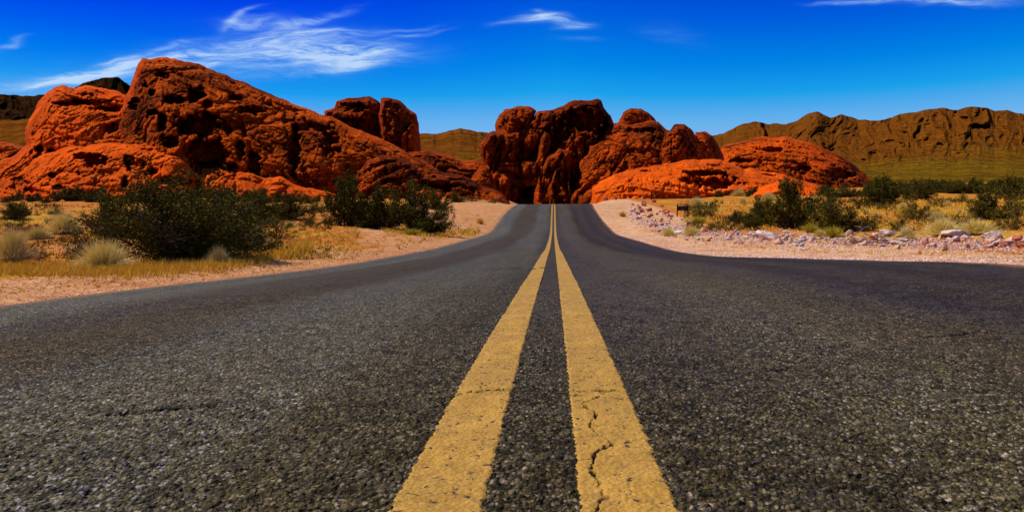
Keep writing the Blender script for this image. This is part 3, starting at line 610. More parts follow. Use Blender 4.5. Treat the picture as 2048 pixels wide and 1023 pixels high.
rock([
 Lb([(1118, 440), (1128, 395), (1142, 360), (1160, 320), (1176, 290), (1196, 280), (1212, 262), (1226, 246), (1240, 244), (1262, 250), (1300, 240), (1316, 243), (1340, 262), (1365, 280), (1400, 310), (1420, 345), (1440, 370), (1440, 440)], 124, 15, R=48, lean=.55, lump=.7, crack=.8, strata=.5, facet=(8, .18), streak=(48, 1.0, 5.), seed=320, tilt=.1, sdir=.05,
    pits=[(1217, 267, 6, 5, 4), (1280, 262, 30, 8, 4)], grooves=[([(1205, 281), (1250, 284), (1310, 290)], 3, 2.5), ([(1300, 262), (1322, 292), (1340, 310)], 6, 3)]),
 Lb([(1312, 400), (1316, 300), (1330, 268), (1350, 248), (1370, 249), (1388, 266), (1404, 290), (1420, 320), (1430, 400)], 119, 9, R=30, lean=.35, lump=.7, crack=.8, strata=.4, facet=(8, .18), streak=(48, 1.0, 5.), seed=340, tilt=.5),
 Lb([(1380, 400), (1384, 280), (1391, 264), (1410, 262), (1425, 272), (1440, 296), (1450, 326), (1452, 400)], 126, 9, R=24, lean=.3, lump=.6, crack=.6, strata=.4, facet=(8, .18), streak=(48, 1.0, 5.), seed=350, tilt=.55),
], M_ROCK, 'rounded red dome right of the central cliffs, sloping down to the road crest')
rock([Lb([(1236, 262), (1238, 240), (1246, 225), (1262, 216), (1282, 217), (1298, 226), (1308, 236), (1314, 246), (1300, 256), (1262, 264)], 131, 5, R=14, tilt=.3, lean=.3, lump=.5, crack=.7, strata=.9, seed=360)],
     M_ROCKD, 'dark round boulder perched on top of the rounded red dome', 'boulder', 'boulder')
rock([
 Lb([(1176, 440), (1183, 400), (1184, 378), (1200, 362), (1226, 349), (1254, 339), (1284, 334), (1312, 330), (1352, 325), (1400, 320), (1440, 319), (1466, 328), (1490, 342), (1530, 350), (1570, 356), (1600, 372), (1610, 440)], 100, 12, R=34, lean=1.1, lump=.55, crack=.7, strata=1.5, facet=(6, .08), streak=(8, .35, 2.6), seed=380, sdir=.12,
    pits=[(1292, 342, 14, 5, 3), (1410, 346, 46, 6, 4), (1430, 366, 40, 15, 5), (1380, 360, 20, 10, 3)], grooves=[([(1190, 390), (1215, 382), (1240, 380)], 2.5, 1.6), ([(1225, 362), (1250, 358), (1280, 356)], 2, 1.2), ([(1420, 333), (1450, 330)], 3, 2.5), ([(1485, 345), (1490, 370)], 3, 2)]),
 Lb([(1455, 440), (1470, 345), (1500, 335), (1545, 345), (1580, 352), (1610, 366), (1640, 440)], 106, 8, R=24, lean=1.0, lump=.5, crack=.8, strata=1.4, facet=(6, .08), streak=(8, .35, 2.6), seed=390, pits=[(1530, 355, 20, 7, 3)]),
], M_ROCKB, 'long low bright orange slab along the foot of the rounded dome')
rock([Lb([(1500, 440), (1506, 386), (1530, 371), (1562, 361), (1600, 360), (1632, 368), (1655, 382), (1666, 440)], 90, 6, R=20, lean=1.1, lump=.35, crack=.5, strata=1.6, seed=400, sdir=-.1)],
     M_ROCKB, 'small smooth bright orange slab just above the roadside bushes on the right')
rock([
 Lb([(1415, 440), (1425, 330), (1446, 291), (1480, 283), (1530, 273), (1570, 272), (1612, 283), (1650, 298), (1692, 319), (1730, 346), (1755, 372), (1775, 440)], 150, 22, R=70, lean=1.1, lump=.8, crack=1., strata=1.7, facet=(6, .14), streak=(-14, .8, 3.5), seed=420, sdir=.1,
    pits=[(1480, 322, 22, 5, 4), (1550, 300, 20, 6, 4), (1680, 350, 30, 12, 5), (1600, 340, 20, 8, 4)]),
], M_ROCK, 'broad red layered dome on the right in front of the brown mountain')
rock([
 Lb([(-60, 440), (-55, 300), (-10, 282), (20, 286), (50, 292), (70, 330), (70, 440)], 135, 8, R=30, lean=.7, lump=.9, crack=1.6, strata=1.6, facet=(4, .35), streak=(35, .8, 3.5), seed=440),
], M_ROCK, 'broken red rocks at the far left edge beside the largest dome')
rock([Lb([(-60, 440), (-40, 396), (0, 376), (30, 382), (60, 392), (90, 440)], 86, 4, R=14, lean=.6, lump=.4, crack=.8, strata=1., seed=445)],
 M_ROCKB, 'low bright ledge at the left photo edge in front of the largest dome')

# ------------------------------------------------------------------ hills (relief in rows from toe to crest, then down behind)
HP = []
def hills(top, toe, D0, D1, material, seed, gul=1., p=1.7, nx=500, ny=130, name='hills', dark=0.):
    top = np.array(top, float); px = np.linspace(top[0, 0], top[-1, 0], nx); ty = np.interp(px, top[:, 0], top[:, 1])
    ty = ty + fbm(np.stack([px * .06, px * 0, px * 0], -1), 4, seed + 5) * 2.5
    s = np.linspace(0, 1, ny)[:, None]; PY = toe + (ty[None] - toe) * s
    PXg = np.repeat(px[None], ny, 0); yy = D0 + (D1 - D0) * s ** p
    wob = fbm(np.stack([PXg * .02, s * 3 + PXg * 0, PXg * 0], -1), 3, seed) * 25
    c = (PXg + wob * 3.2 + 90 * s * np.sin(PXg * .013 + seed)) * .015
    rid = 1 - np.abs(vn(np.stack([c, s * 1.2 + PXg * 0, PXg * 0], -1), seed + 1)) * 2
    rid2 = 1 - np.abs(vn(np.stack([c * 2.3, s * 2.2 + PXg * 0, PXg * 0 + 4], -1), seed + 2)) * 2
    rid3 = ridged(np.stack([c * 5, s * 9 + PXg * 0, PXg * 0 + 4], -1), 3, seed + 3)
    env = sstep(.38 , .8, s + .12 * vn(np.stack([PXg * .012, PXg * 0, PXg * 0], -1), seed + 30)) * (1 - .3 * s)
    yy = yy - (D1 - D0) * gul * env * (.062 * rid * (.4 + s) + .030 * rid2 + .028 * rid3) + (D1 - D0) * .0015 * fbm(np.stack([PXg * .12, s * 8 + PXg * 0, PXg * 0], -1), 3, seed + 7) - (D1 - D0) * gul * .035 * env * ridged(np.stack([(PXg + wob * 2) * .06, s * 8 + PXg * .02, PXg * 0 + 9], -1), 4, seed + 9)
    A = pt(PXg, PY, yy); hgt = np.repeat(s, nx, 1)
    back = A[-1][None].repeat(6, 0).copy(); k = np.linspace(.1, 1, 6)[:, None]; back[:, :, 1] += k * (D1 * .5); back[:, :, 2] = A[-1][None, :, 2] * (1 - k)
    V = np.concatenate([A, back]); hgt = np.concatenate([hgt, np.ones((6, nx))])
    HP.append((A, s)); return struct(make(name, V, grid_faces(ny + 6, nx), material, attrs=dict(height=hgt)))
hills([(1250, 300), (1380, 285), (1425, 270), (1446, 266), (1480, 250), (1510, 242), (1540, 248), (1570, 248), (1595, 240), (1615, 227), (1635, 223), (1660, 234), (1682, 230), (1702, 235), (1740, 242), (1770, 240), (1800, 229), (1850, 220), (1885, 216), (1905, 220), (1940, 214), (1975, 216), (1990, 222), (2015, 221), (2048, 228), (2100, 222), (2200, 235), (2400, 225), (2700, 250)], 392, 170, 1500, M_HILL, 500, 1.05, nx=1100, ny=220)
hills([(560, 300), (700, 290), (800, 275), (840, 267), (880, 267), (905, 261), (920, 255), (935, 258), (955, 263), (980, 266), (1020, 262), (1100, 280), (1200, 290)], 385, 210, 620, M_HILL, 540, .5, nx=400, ny=120)
hills([(-500, 190), (-200, 200), (-60, 196), (0, 187), (40, 192), (95, 189), (130, 200), (250, 240)], 400, 200, 520, M_DHILL, 560, 1.2, p=1.2, nx=300, ny=120)
hills([(-300, 262), (-60, 245), (0, 240), (60, 238), (140, 262)], 400, 170, 380, M_HILL, 565, .3, nx=200, ny=60)
hills([(60, 240), (120, 192), (165, 168), (205, 156), (236, 154), (254, 166), (290, 210), (350, 260)], 400, 180, 330, M_DHILL, 580, 1.2, p=1., nx=200, ny=120)

# ------------------------------------------------------------------ stones
def stone_mesh(seed, mtl, cuts=9, flat=1.):
    import bmesh
    rs = np.random.default_rng(seed); bm = bmesh.new(); bmesh.ops.create_icosphere(bm, subdivisions=4, radius=.5)
    v = np.array([q.co[:] for q in bm.verts])
    for k in range(cuts):
        n = rs.normal(size=3); n /= np.linalg.norm(n); d = rs.uniform(.18, .38); s = v @ n; v = v - np.maximum(s - d, 0)[:, None] * n * .93
    v += (fbm(v * 4 + seed, 4, seed, .65) * .09)[:, None] * v / np.linalg.norm(v, axis=1)[:, None]
    v[:, 2] *= flat
    for q, c in zip(bm.verts, v): q.co = c
    me = bpy.data.meshes.new('stone'); bm.to_mesh(me); bm.free(); me.polygons.foreach_set('use_smooth', np.zeros(len(me.polygons), bool)); me.materials.append(mtl); return me
SP = [stone_mesh(60 + i, (M_PINK, M_PINK, M_WHITE, M_REDS)[i % 4], 9, .75) for i in range(12)]
def put_stone(px, py, w, h, k, label, group=None, name='stone', cat='stone', yaw=None):
    p = hit(px, py); m = np.linalg.norm(p - CAM) / F; o = bpy.data.objects.new(name, SP[k % 12]); COL.objects.link(o)
    o.scale = (w * m * 1.12, w * m * random.uniform(.8, 1.1), h * m * 1.5); o.rotation_euler = (random.uniform(-.3, .3), random.uniform(-.3, .3), random.uniform(0, 6.3) if yaw is None else yaw)
    o.location = (p[0], p[1] + w * m * .3, p[2] + h * m * .28); tag(o, label, cat, group); return o
BIG = [(1542, 480, 44, 26, 2, 'largest grey-white boulder in the roadside rubble, tan stain below'), (1560, 489, 26, 18, 4, 'pink boulder with dark right side in front of the largest grey-white boulder'),
       (1482, 489, 24, 12, 0, 'wide pink stone at the left of the largest grey-white boulder'), (1922, 478, 52, 19, 6, 'long pale boulder on the right, among grey grass'),
       (1996, 478, 42, 20, 10, 'rough white boulder near the right edge of the photo'), (2040, 482, 36, 14, 1, 'pink boulder cut by the right edge of the photo'), (2014, 492, 34, 12, 2, 'flat pale stone in front of the rough white boulder'),
       (1776, 473, 28, 15, 6, 'white stone behind the pile of dead branches'), (1325, 463, 42, 10, 10, 'flat white stone at the left end of the roadside rubble'), (1302, 396, 15, 8, 8, 'brown rock at the foot of the short post'),
       (1308, 405, 12, 9, 3, 'dark rock just below the short post'), (1305, 455, 18, 8, 3, 'dark red stone above the flat white stone'), (1625, 480, 16, 10, 2, 'small white stone standing right of the pink boulder'),
       (1460, 480, 22, 10, 5, 'pink stone under the grey bush, left part of the rubble'), (1352, 468, 30, 9, 2, 'pale stone beside the flat white stone')]
for a in BIG: put_stone(*a[:5], a[5], None, 'boulder', 'boulder')
n = 0
while n < 285:
    r = random.random()
    if r < .16: px = random.uniform(1262, 1345); c = 418 + (px - 1262) * .28; sp = 12; ks = (3, 7, 11, 1, 3)
    else: px = random.uniform(1300, 2075) if r < .85 else random.uniform(1300, 1660); c = np.interp(px, [1300, 1400, 1500, 1600, 1750, 1900, 2075], [452, 466, 476, 481, 483, 487, 491]); sp = 10; ks = (0, 1, 4, 5, 2, 8, 9, 6, 3)
    py = random.gauss(c, sp * .75); d = hit(px, py)
    if d[0] < EDGE + .9: continue
    w = random.choice((5, 6, 7, 8, 9, 10, 12, 16)) * (1.15 if px > 1550 else .9)
    put_stone(px, py, w, w * random.uniform(.55, .8), random.choice(ks), 'small stone in the pink and white rubble along the right shoulder', 'rubble stones along the right shoulder')
    n += 1
for k in range(46):
    px = random.choice((random.uniform(880, 1050), random.uniform(985, 1050), random.uniform(1190, 1300), random.uniform(690, 900)))
    w_ = random.choice((5, 6, 8, 10, 13)); put_stone(px, random.uniform(396, 404) if px < 1100 else random.uniform(394, 402), w_, w_ * .7, 3 + 4 * random.randrange(3), 'red block fallen at the foot of the red rocks near the road crest', 'fallen red blocks near the road crest')
# gravel: thousands of pebbles nobody could count
def pebbles(name, pts, sizes, material):
    base = np.array([(1, 0, 0), (-.9, .1, 0), (0, 1, .1), (.1, -.9, 0), (.1, .1, .7), (0, 0, -.5)]); fc = np.array([(0, 2, 4), (2, 1, 4), (1, 3, 4), (3, 0, 4), (2, 0, 5), (1, 2, 5), (3, 1, 5), (0, 3, 5)])
    n = len(pts); a = RNG.uniform(0, 6.28, n); c, s = np.cos(a), np.sin(a); B = base[None] * (1 + RNG.uniform(-.35, .35, (n, 6, 3)))
    x = B[..., 0] * c[:, None] - B[..., 1] * s[:, None]; y = (B[..., 0] * s[:, None] + B[..., 1] * c[:, None]) * .8
    V = np.stack([x, y, B[..., 2] * .8], -1) * sizes[:, None, None] + pts[:, None]
    Fq = (fc[None] + (np.arange(n) * 6)[:, None, None]).reshape(-1, 3)
    return struct(make(name, V.reshape(-1, 3), Fq, material, smooth=False), 'stuff')

def peb_mat(name, cols):
    m, t = mat(name); i = t.n('ShaderNodeNewGeometry').outputs['Random Per Island']
    t.finish(t.ramp(i, [(k / (len(cols) - 1), c) for k, c in enumerate(cols)]), .95, spec=.1); return m
M_PB1 = peb_mat('red_pebbles', [(.16, .05, .025), (.40, .16, .08), (.52, .24, .13), (.60, .34, .22), (.42, .14, .05), (.70, .50, .38)])
M_PB2 = peb_mat('pale_pebbles', [(.22, .12, .08), (.45, .25, .18), (.60, .38, .29), (.70, .50, .42), (.78, .66, .58), (.50, .24, .15)])
def scatter_px(n, x0, x1, y0, y1, keep):
    q = []
    while len(q) < n:
        yy = math.exp(random.uniform(math.log(y0), math.log(y1))); xx = random.uniform(x0, x1)
        if keep(xx, yy): q.append((xx, yy))
    q = np.array(q); return np.column_stack([q, ground_h(q[:, 0], q[:, 1])])
def edge_d(n, side, y0, y1, spread):
    yy = np.exp(RNG.uniform(np.log(y0), np.log(y1), n)); u = RNG.exponential(spread, n); xx = side * (EDGE - .10 + u); return np.column_stack([xx, yy, ground_h(xx, yy)])
P1 = np.concatenate([edge_d(9000, -1, 3.6, 45, .9), edge_d(3500, -1, 3.6, 30, .08)]); P2 = np.concatenate([edge_d(9000, 1, 4.2, 60, 1.3), edge_d(3500, 1, 4.2, 45, .08)])
pebbles('gravel', P1, RNG.uniform(.3, 1, len(P1))**2 * .0042 * np.clip(P1[:, 1], 4, 14) ** .6 * 1.0 + .002, M_PB1)
pebbles('gravel', P2, RNG.uniform(.3, 1, len(P2))**2 * .0050 * np.clip(P2[:, 1], 4, 16) ** .6 * 1.2 + .002, M_PB2)
yy = RNG.uniform(9, 50, 6000); 
px_ = RNG.uniform(1260, 2060, 7000); py_ = np.interp(px_, [1260, 1300, 1400, 1500, 1600, 1750, 1900, 2075], [428, 450, 466, 476, 482, 484, 488, 492]) + RNG.normal(0, 9, 7000)
P3 = np.array([hit(a, b) for a, b in zip(px_[:5200], py_[:5200])]); P3 = P3[P3[:, 0] > EDGE + .5]
pebbles('gravel', P3, P3[:, 1] / F * RNG.uniform(.8, 3.4, len(P3)), M_PB2)

M_SCRUB = peb_mat('scrub_leaf', [(.020, .020, .003), (.035, .034, .004), (.05, .045, .006), (.02, .018, .003)])
for A, lim, n_ in ((HP[0][0], .62, 15000), (HP[1][0], 1., 2600), (HP[3][0], 1., 900)):
    ny_, nx_ = A.shape[:2]; i = (RNG.uniform(0, lim, n_) * (ny_ - 2)).astype(int); j = (RNG.uniform(0, 1, n_) * (nx_ - 2)).astype(int); u_ = RNG.uniform(0, 1, (n_, 1)); v_ = RNG.uniform(0, 1, (n_, 1))
    Q = A[i, j] * (1 - u_) * (1 - v_) + A[i + 1, j] * u_ * (1 - v_) + A[i, j + 1] * (1 - u_) * v_ + A[i + 1, j + 1] * u_ * v_
    o = pebbles('scrub', Q, Q[:, 1] / F * RNG.uniform(.5, 1.5, n_), M_SCRUB)
# ------------------------------------------------------------------ plants
def tuft_blades(n, seed, h=1., spread=.6, w=.012, bend=.4, up=.25):
    rs = np.random.default_rng(seed); a = rs.uniform(0, 6.28, n); tilt = np.arcsin(np.clip(np.abs(rs.normal(0, spread, n)), 0, .97)); L = rs.uniform(.55, 1, n) * h
    d = np.stack([np.cos(a) * np.sin(tilt), np.sin(a) * np.sin(tilt), np.cos(tilt) + up], 1); d /= np.linalg.norm(d, axis=1)[:, None]
    b0 = np.stack([np.cos(a), np.sin(a), a * 0], 1) * (rs.uniform(0, .12, n) * h)[:, None]
    sd = np.cross(d, rs.normal(size=(n, 3))); sd /= np.linalg.norm(sd, axis=1)[:, None]
    m = b0 + d * (L * .55)[:, None]; e = b0 + d * L[:, None] + (rs.normal(size=(n, 3)) * .12 - np.array([0, 0, bend * .25]) ) * L[:, None]
    V = np.stack([b0 - sd * w, b0 + sd * w, m + sd * w * .8, m - sd * w * .8, e], 1).reshape(-1, 3); k = np.arange(n)[:, None] * 5
    Q = [tuple(q) for q in (k + np.array([0, 1, 2, 3])).tolist()]; T = [tuple(q) for q in (k + np.array([3, 2, 4])).tolist()]
    V[:, 2] = np.maximum(V[:, 2], -.02)
    return V, Q + T
def bush_parts(seed, n_stem=16, n_sub=9, n_leaf=34, leaf=.021, open_=0., wide=.62):
    """creosote-like shrub, unit height: fan of thin stems, leaves clustered on the outer twigs"""
    rs = np.random.default_rng(seed); mb = MB(); LV = []
    ph = rs.uniform(0, 6.28, 4)
    for s in range(n_stem):
        a = 6.283 * s / n_stem + rs.normal(0, .25); th = min(abs(rs.normal(.72, .42)), 1.38) if s > 3 else .15; L = rs.uniform(.72, 1.0) * (1 - .12 * math.sin(a * 2 + ph[0])) * (1 - .22 * min(th, 1.2))
        d = np.array([math.cos(a) * math.sin(th) * wide / .55, math.sin(a) * math.sin(th) * wide / .55, math.cos(th)]); p = np.array([math.cos(a), math.sin(a), 0]) * .05; pts = [p]
        for k in range(1, 6):
            p = pts[-1] + d * L / 5 + rs.normal(0, .018, 3); pts.append(p)
        mb.tube(pts, [.014, .011, .009, .006, .004, .002], 4)
        for b in range(n_sub):
            t = rs.uniform(.12, 1.); k = min(int(t * 5), 4); q = pts[k] + (pts[k + 1] - pts[k]) * (t * 5 - k)
            dd = d * .5 + rs.normal(0, .55, 3); dd[2] = abs(dd[2]) * .7; dd /= np.linalg.norm(dd); l = rs.uniform(.13, .30)
            q2 = q + dd * l; q2[2] = max(q2[2], .02); mb.tube([q, (q + q2) / 2 + rs.normal(0, .01, 3), q2], [.004, .003, .0015], 3)
            nl = int(n_leaf * rs.uniform(.5, 1.4) * (1 if rs.random() > open_ else .25))
            tt = rs.uniform(.15, 1.1, nl)[:, None]; LV.append(q + (q2 - q) * tt + rs.normal(0, .032, (nl, 3)))
    C = np.concatenate(LV); C[:, 2] = np.maximum(C[:, 2], .01); n = len(C)
    u = rs.normal(size=(n, 3)); u /= np.linalg.norm(u, axis=1)[:, None]; v = np.cross(u, rs.normal(size=(n, 3))); v /= np.linalg.norm(v, axis=1)[:, None]
    l = leaf * rs.uniform(.6, 1.4, n)[:, None]
    V = np.stack([C - u * l, C + v * l * .45, C + u * l, C - v * l * .45], 1).reshape(-1, 3); Fq = np.arange(n * 4).reshape(-1, 4)
    return mb, V, Fq
PROTO = {}
def reg(kind, variants): PROTO[kind] = variants
def mesh_of(name, V, Fq, m, smooth=False):
    o = make(name, V, Fq, m, smooth=smooth); me = o.data; bpy.data.objects.remove(o); return me
cre = []
for s in range(5):
    mb, V, Fq = bush_parts(300 + s, 22, 12, (66, 58, 60, 46, 54)[s], .023, .06 * s)
    cre.append([('foliage', mesh_of('foliage', V, Fq, M_LEAF)), ('branches', mesh_of('branches', np.concatenate(mb.v), mb.f, M_TWIG))])
reg('dark', cre)
sp_ = []
for s in range(3):
    mb, V, Fq = bush_parts(400 + s, 14, 9, 22, .028, .35, .7)
    sp_.append([('foliage', mesh_of('foliage', V, Fq, M_LEAF2)), ('branches', mesh_of('branches', np.concatenate(mb.v), mb.f, M_TWIG))])
reg('olive', sp_)
reg('big', [[('foliage', mesh_of('foliage', *bush_parts(450, 44, 20, 66, .0130, .05, .72)[1:], M_LEAF)), ('branches', (lambda m: mesh_of('branches', np.concatenate(m.v), m.f, M_TWIG))(bush_parts(450, 44, 20, 4, .01, .05, .72)[0]))]])
reg('pale', [[('stalks', mesh_of('stalks', *tuft_blades(2400, 500 + s, 1., .75, .008, .3, .12), M_PALE))] for s in range(3)])
reg('yellow', [[('blades', mesh_of('blades', *tuft_blades(500, 520 + s, 1., .5, .010), M_YEL))] for s in range(3)])
reg('greeny', [[('blades', mesh_of('blades', *tuft_blades(600, 540 + s, 1., .6, .010), M_YG))] for s in range(2)])
WIDE = {'dark': 1.45, 'olive': 1.5, 'big': 1.7, 'pale': 1.65, 'yellow': 1.3, 'greeny': 1.4}
NAME = {'dark': ('creosote_bush', 'bush'), 'olive': ('olive_shrub', 'shrub'), 'big': ('creosote_bush', 'bush'), 'pale': ('pale_shrub', 'shrub'), 'yellow': ('grass_clump', 'grass clump'), 'greeny': ('grass_clump', 'grass clump')}
def plant(kind, px, py, w, h, label, group=None, var=None, yaw=None, name=None, cat=None):
    p = hit(px, py); m = np.linalg.norm(p - CAM) / F; nm, ct = NAME[kind]
    o = empty(name or nm, (p[0], p[1] + w * m * .25, p[2] - .02)); o.scale = (w * m / WIDE[kind], w * m / WIDE[kind] * .9, h * m * 1.15); o.rotation_euler = (0, 0, random.uniform(0, 6.28) if yaw is None else yaw)
    vs = PROTO[kind]; v = vs[random.randrange(len(vs)) if var is None else var % len(vs)]
    for pn, me in v:
        c = bpy.data.objects.new(pn, me); COL.objects.link(c); c.parent = o
    return tag(o, label, cat or ct, group)
PL = [
 ('big', 312, 530, 325, 140, 'largest dark green bush, standing by the left verge of the road'),
 ('dark', 430, 500, 150, 100, 'dark bush growing against the right side of the largest bush', 0),
 ('dark', 215, 478, 110, 70, 'dark bush peeking out behind the left side of the largest bush', 1),
 ('olive', 150, 510, 60, 40, 'low green shrub between the pale white shrub and the largest bush'),
 ('dark', 500, 455, 120, 60, 'dark green bush behind and right of the largest bush', 2), ('dark', 560, 440, 110, 48, 'middle-distance dark bush left of the long thicket', 1),
 ('olive', 545, 478, 90, 44, 'thin twiggy shrub right of the largest bush, above the yellow grass'), ('olive', 615, 455, 80, 42, 'olive shrub touching the left end of the black thicket'),
 ('dark', 685, 452, 110, 88, 'tall bush with spindly top at the left end of the black thicket', 0), ('dark', 755, 458, 140, 82, 'middle bush of the black thicket on the left shoulder', 1),
 ('dark', 830, 466, 130, 84, 'right bush of the black thicket, nearest to the road', 2), ('olive', 886, 455, 40, 50, 'leafy yellow-green twigs at the right end of the black thicket'),
 ('dark', 870, 420, 60, 34, 'dark bush rising behind the right end of the black thicket'), ('dark', 910, 405, 40, 20, 'small dark bush above the pink shoulder near the red ledges'),
 ('olive', 945, 403, 46, 14, 'flat grey-green shrub beside the road shoulder near the crest'), ('olive', 985, 406, 36, 12, 'lowest yellow shrub just left of the road crest'),
 ('pale', 185, 540, 120, 52, 'bright white-yellow spiky shrub left in front of the largest bush'), ('pale', 112, 470, 84, 40, 'pale grey rounded shrub on the left plain'),
 ('pale', 62, 480, 60, 22, 'small pale shrub below left of the pale grey rounded shrub'), ('pale', 8, 528, 80, 60, 'pale yellow shrub cut by the left edge of the photo'),
 ('olive', 25, 462, 60, 24, 'low dark-based shrub at the left edge above the pale yellow shrub'), ('olive', 65, 520, 40, 30, 'green shrublet between the two white shrubs at left'), 
 ('pale', 505, 492, 56, 40, 'pale twiggy shrub right of the largest bush'), ('pale', 430, 530, 50, 36, 'upright yellow grass clump at the right foot of the largest bush'),
 ('olive', 30, 425, 50, 24, 'dark shrub on the orange flat at the far left'), ('dark', 20, 440, 50, 30, 'small dark bush by the left photo edge below the red rocks'),
 ('pale', 575, 455, 36, 14, 'pale tuft between the middle-distance bushes at left'), ('yellow', 960, 448, 24, 15, 'single yellow grass tuft on the pink left shoulder'),
 ('dark', 1592, 458, 100, 84, 'tallest dark bush on the right side, with upright stems', 0), ('dark', 1680, 464, 120, 78, 'wide dark bush right of the tallest bush, pale twigs showing', 3),
 ('dark', 1526, 450, 64, 46, 'dark bush close left of the tallest right-hand bush', 2), ('dark', 1476, 448, 44, 26, 'small round dark bush on the orange grass, right of the signboard', 1),
 ('dark', 1508, 458, 60, 26, 'low green bush in front, directly behind the pink rubble', 4), ('olive', 1405, 436, 52, 30, 'rounded shrub immediately right of the dark signboard'),
 ('dark', 1348, 392, 76, 28, 'spreading bush behind and above the signboard', 3), ('dark', 1412, 390, 56, 22, 'dark bush at the foot of the orange slab above the signboard', 1),
 ('dark', 1236, 396, 26, 26, 'small dark bush against the orange slab left of the post', 2), ('dark', 1770, 410, 72, 46, 'dark bush right of the wide twiggy bush, on the plain', 0),
 ('dark', 1838, 400, 50, 36, 'dark bush standing before the far green line, right of centre', 3), ('olive', 1838, 440, 66, 48, 'open shrub with thin crown above the dead branches'),
 ('olive', 1808, 462, 70, 36, 'low shrub directly behind the dead branches'), ('dark', 1990, 440, 80, 48, 'dark bush near the right edge of the photo', 2), ('olive', 2040, 460, 60, 54, 'green shrub cut by the right edge of the photo'),
 ('dark', 2040, 400, 60, 40, 'dark bush at the right photo edge in front of the far green line', 1), ('olive', 1935, 405, 40, 14, 'flat dark shrub on the open orange grass'),
 ('olive', 1750, 462, 56, 26, 'brown low shrub left behind the white stone'), ('pale', 1395, 414, 40, 20, 'pale grey tuft above the rounded shrub by the signboard'),
 ('pale', 1338, 472, 40, 18, 'grey-green tuft in the left part of the rubble'), ('pale', 1385, 472, 44, 20, 'grey shrub growing between the pale rubble stones'),
 ('pale', 1895, 474, 70, 34, 'pale straw-coloured shrub left of the long pale boulder'), ('pale', 1965, 470, 80, 26, 'straw grass behind the rough white boulder'),
 ('pale', 1960, 436, 40, 20, 'round pale shrub on the orange grass left of the right-edge bush'), ('pale', 1820, 478, 44, 24, 'pale twigs sticking up beside the dead branches'),
 ('pale', 1930, 386, 26, 12, 'small pale shrub in front of the far green line'), ('pale', 1880, 440, 30, 16, 'small pale shrub in the middle of the orange grass'), ('pale', 1645, 476, 40, 16, 'grey tuft in front of the wide twiggy bush'),
 ('greeny', 1672, 476, 56, 24, 'bright yellow-green grass clump in front of the wide twiggy bush'), ('greeny', 1400, 448, 60, 16, 'yellow-green grass below the rounded shrub by the signboard'),
 ('yellow', 1246, 434, 24, 13, 'round yellow grass tuft alone on the right gravel shoulder'), ('pale', 1540, 402, 40, 16, 'pale shrub under the small smooth orange slab'),
 ('pale', 1480, 392, 34, 14, 'pale shrub at the foot of the long orange slab'), ('greeny', 1625, 466, 44, 22, 'yellowish grass at the foot of the tallest right-hand bush'),
 ('greeny', 820, 470, 70, 14, 'yellow-green grass strip under the black thicket'), ('yellow', 1842, 508, 14, 10, 'tiny yellow tuft on the bare gravel right of the road'),
]
for a in PL:
    plant(*a[:5], a[5], None, a[6] if len(a) > 6 else None)
def row(kind, n, x0, x1, yf, hs, label, group, ws=1.5):
    for k in range(n):
        px = x0 + (x1 - x0) * (k + random.uniform(.1, .9)) / n; h = random.uniform(*hs); plant(kind, px, yf(px) + random.uniform(-3, 3), h * random.uniform(1., 1.3) * ws, h, label, group)
row('dark', 70, 1745, 2100, lambda x: 385, (11, 21), 'far dark bush in the long green line at the foot of the mountain fan', 'bushes in the far green line', 1.6)
row('dark', 22, 1640, 1860, lambda x: 392, (10, 20), 'dark bush at the foot of the broad red dome', 'bushes along the foot of the broad red dome')
row('dark', 34, 0, 680, lambda x: 405, (9, 22), 'small dark bush at the foot of the largest red dome', 'bushes along the foot of the largest dome', 1.7)
row('olive', 16, 400, 690, lambda x: 424, (12, 24), 'olive shrub on the flat between the largest bush and the red dome', 'shrubs on the left flat')
row('olive', 12, 0, 260, lambda x: 432, (7, 14), 'low shrub scattered on the orange left flat', 'low shrubs on the orange left flat')
row('pale', 14, 10, 680, lambda x: 428, (6, 12), 'small pale shrub scattered on the left flat', 'pale shrubs on the left flat')
row('dark', 10, 1370, 1560, lambda x: 392, (8, 16), 'small dark bush at the foot of the orange slab', 'bushes along the foot of the orange slab')
row('pale', 16, 1370, 2040, lambda x: 402 + random.uniform(0, 40), (6, 12), 'small pale shrub on the orange grass right of the road', 'pale shrubs on the right plain')
row('olive', 16, 1400, 2040, lambda x: 402 + random.uniform(0, 36), (6, 14), 'small olive shrub on the orange grass right of the road', 'olive shrubs on the right plain')
# yellow grass, uncountable
def grass_stuff(pts, hs, material, wpx=1.1):
    n = len(pts); k = 7; P = np.repeat(pts, k, 0) ; Hh = np.repeat(hs, k) * RNG.uniform(.5, 1.1, n * k); P[:, :2] += RNG.normal(0, 1, (n * k, 2)) * (Hh * .35)[:, None]
    d = np.column_stack([RNG.normal(0, .38, (n * k, 2)), np.ones(n * k)]); w = np.column_stack([RNG.normal(size=(n * k, 2)), np.zeros(n * k)]); w /= np.linalg.norm(w, axis=1)[:, None]
    w *= (P[:, 1] / F * wpx * .5)[:, None]
    V = np.stack([P - w, P + w, P + d * Hh[:, None]], 1).reshape(-1, 3); return struct(make('dry_grass', V, np.arange(n * k * 3).reshape(-1, 3), material, smooth=False), 'stuff')
def gpts(n, f):
    q = []
    while len(q) < n:
        px, py = f(); p = hit(px, py)
        if abs(p[0]) > EDGE + .25: q.append(p)
    return np.array(q)
U = random.uniform; G = random.gauss
def zone1():
    px = U(-20, 620); return px, G(np.interp(px, [0, 250, 450, 620], [540, 544, 530, 498]), 7)
def zone2(): return U(560, 720), U(455, 520)
def zone3(): 
    px = U(760, 960); return px, G(np.interp(px, [760, 850, 960], [456, 470, 466]), 4)
def zone4(): return U(1370, 2060), U(400, 462)
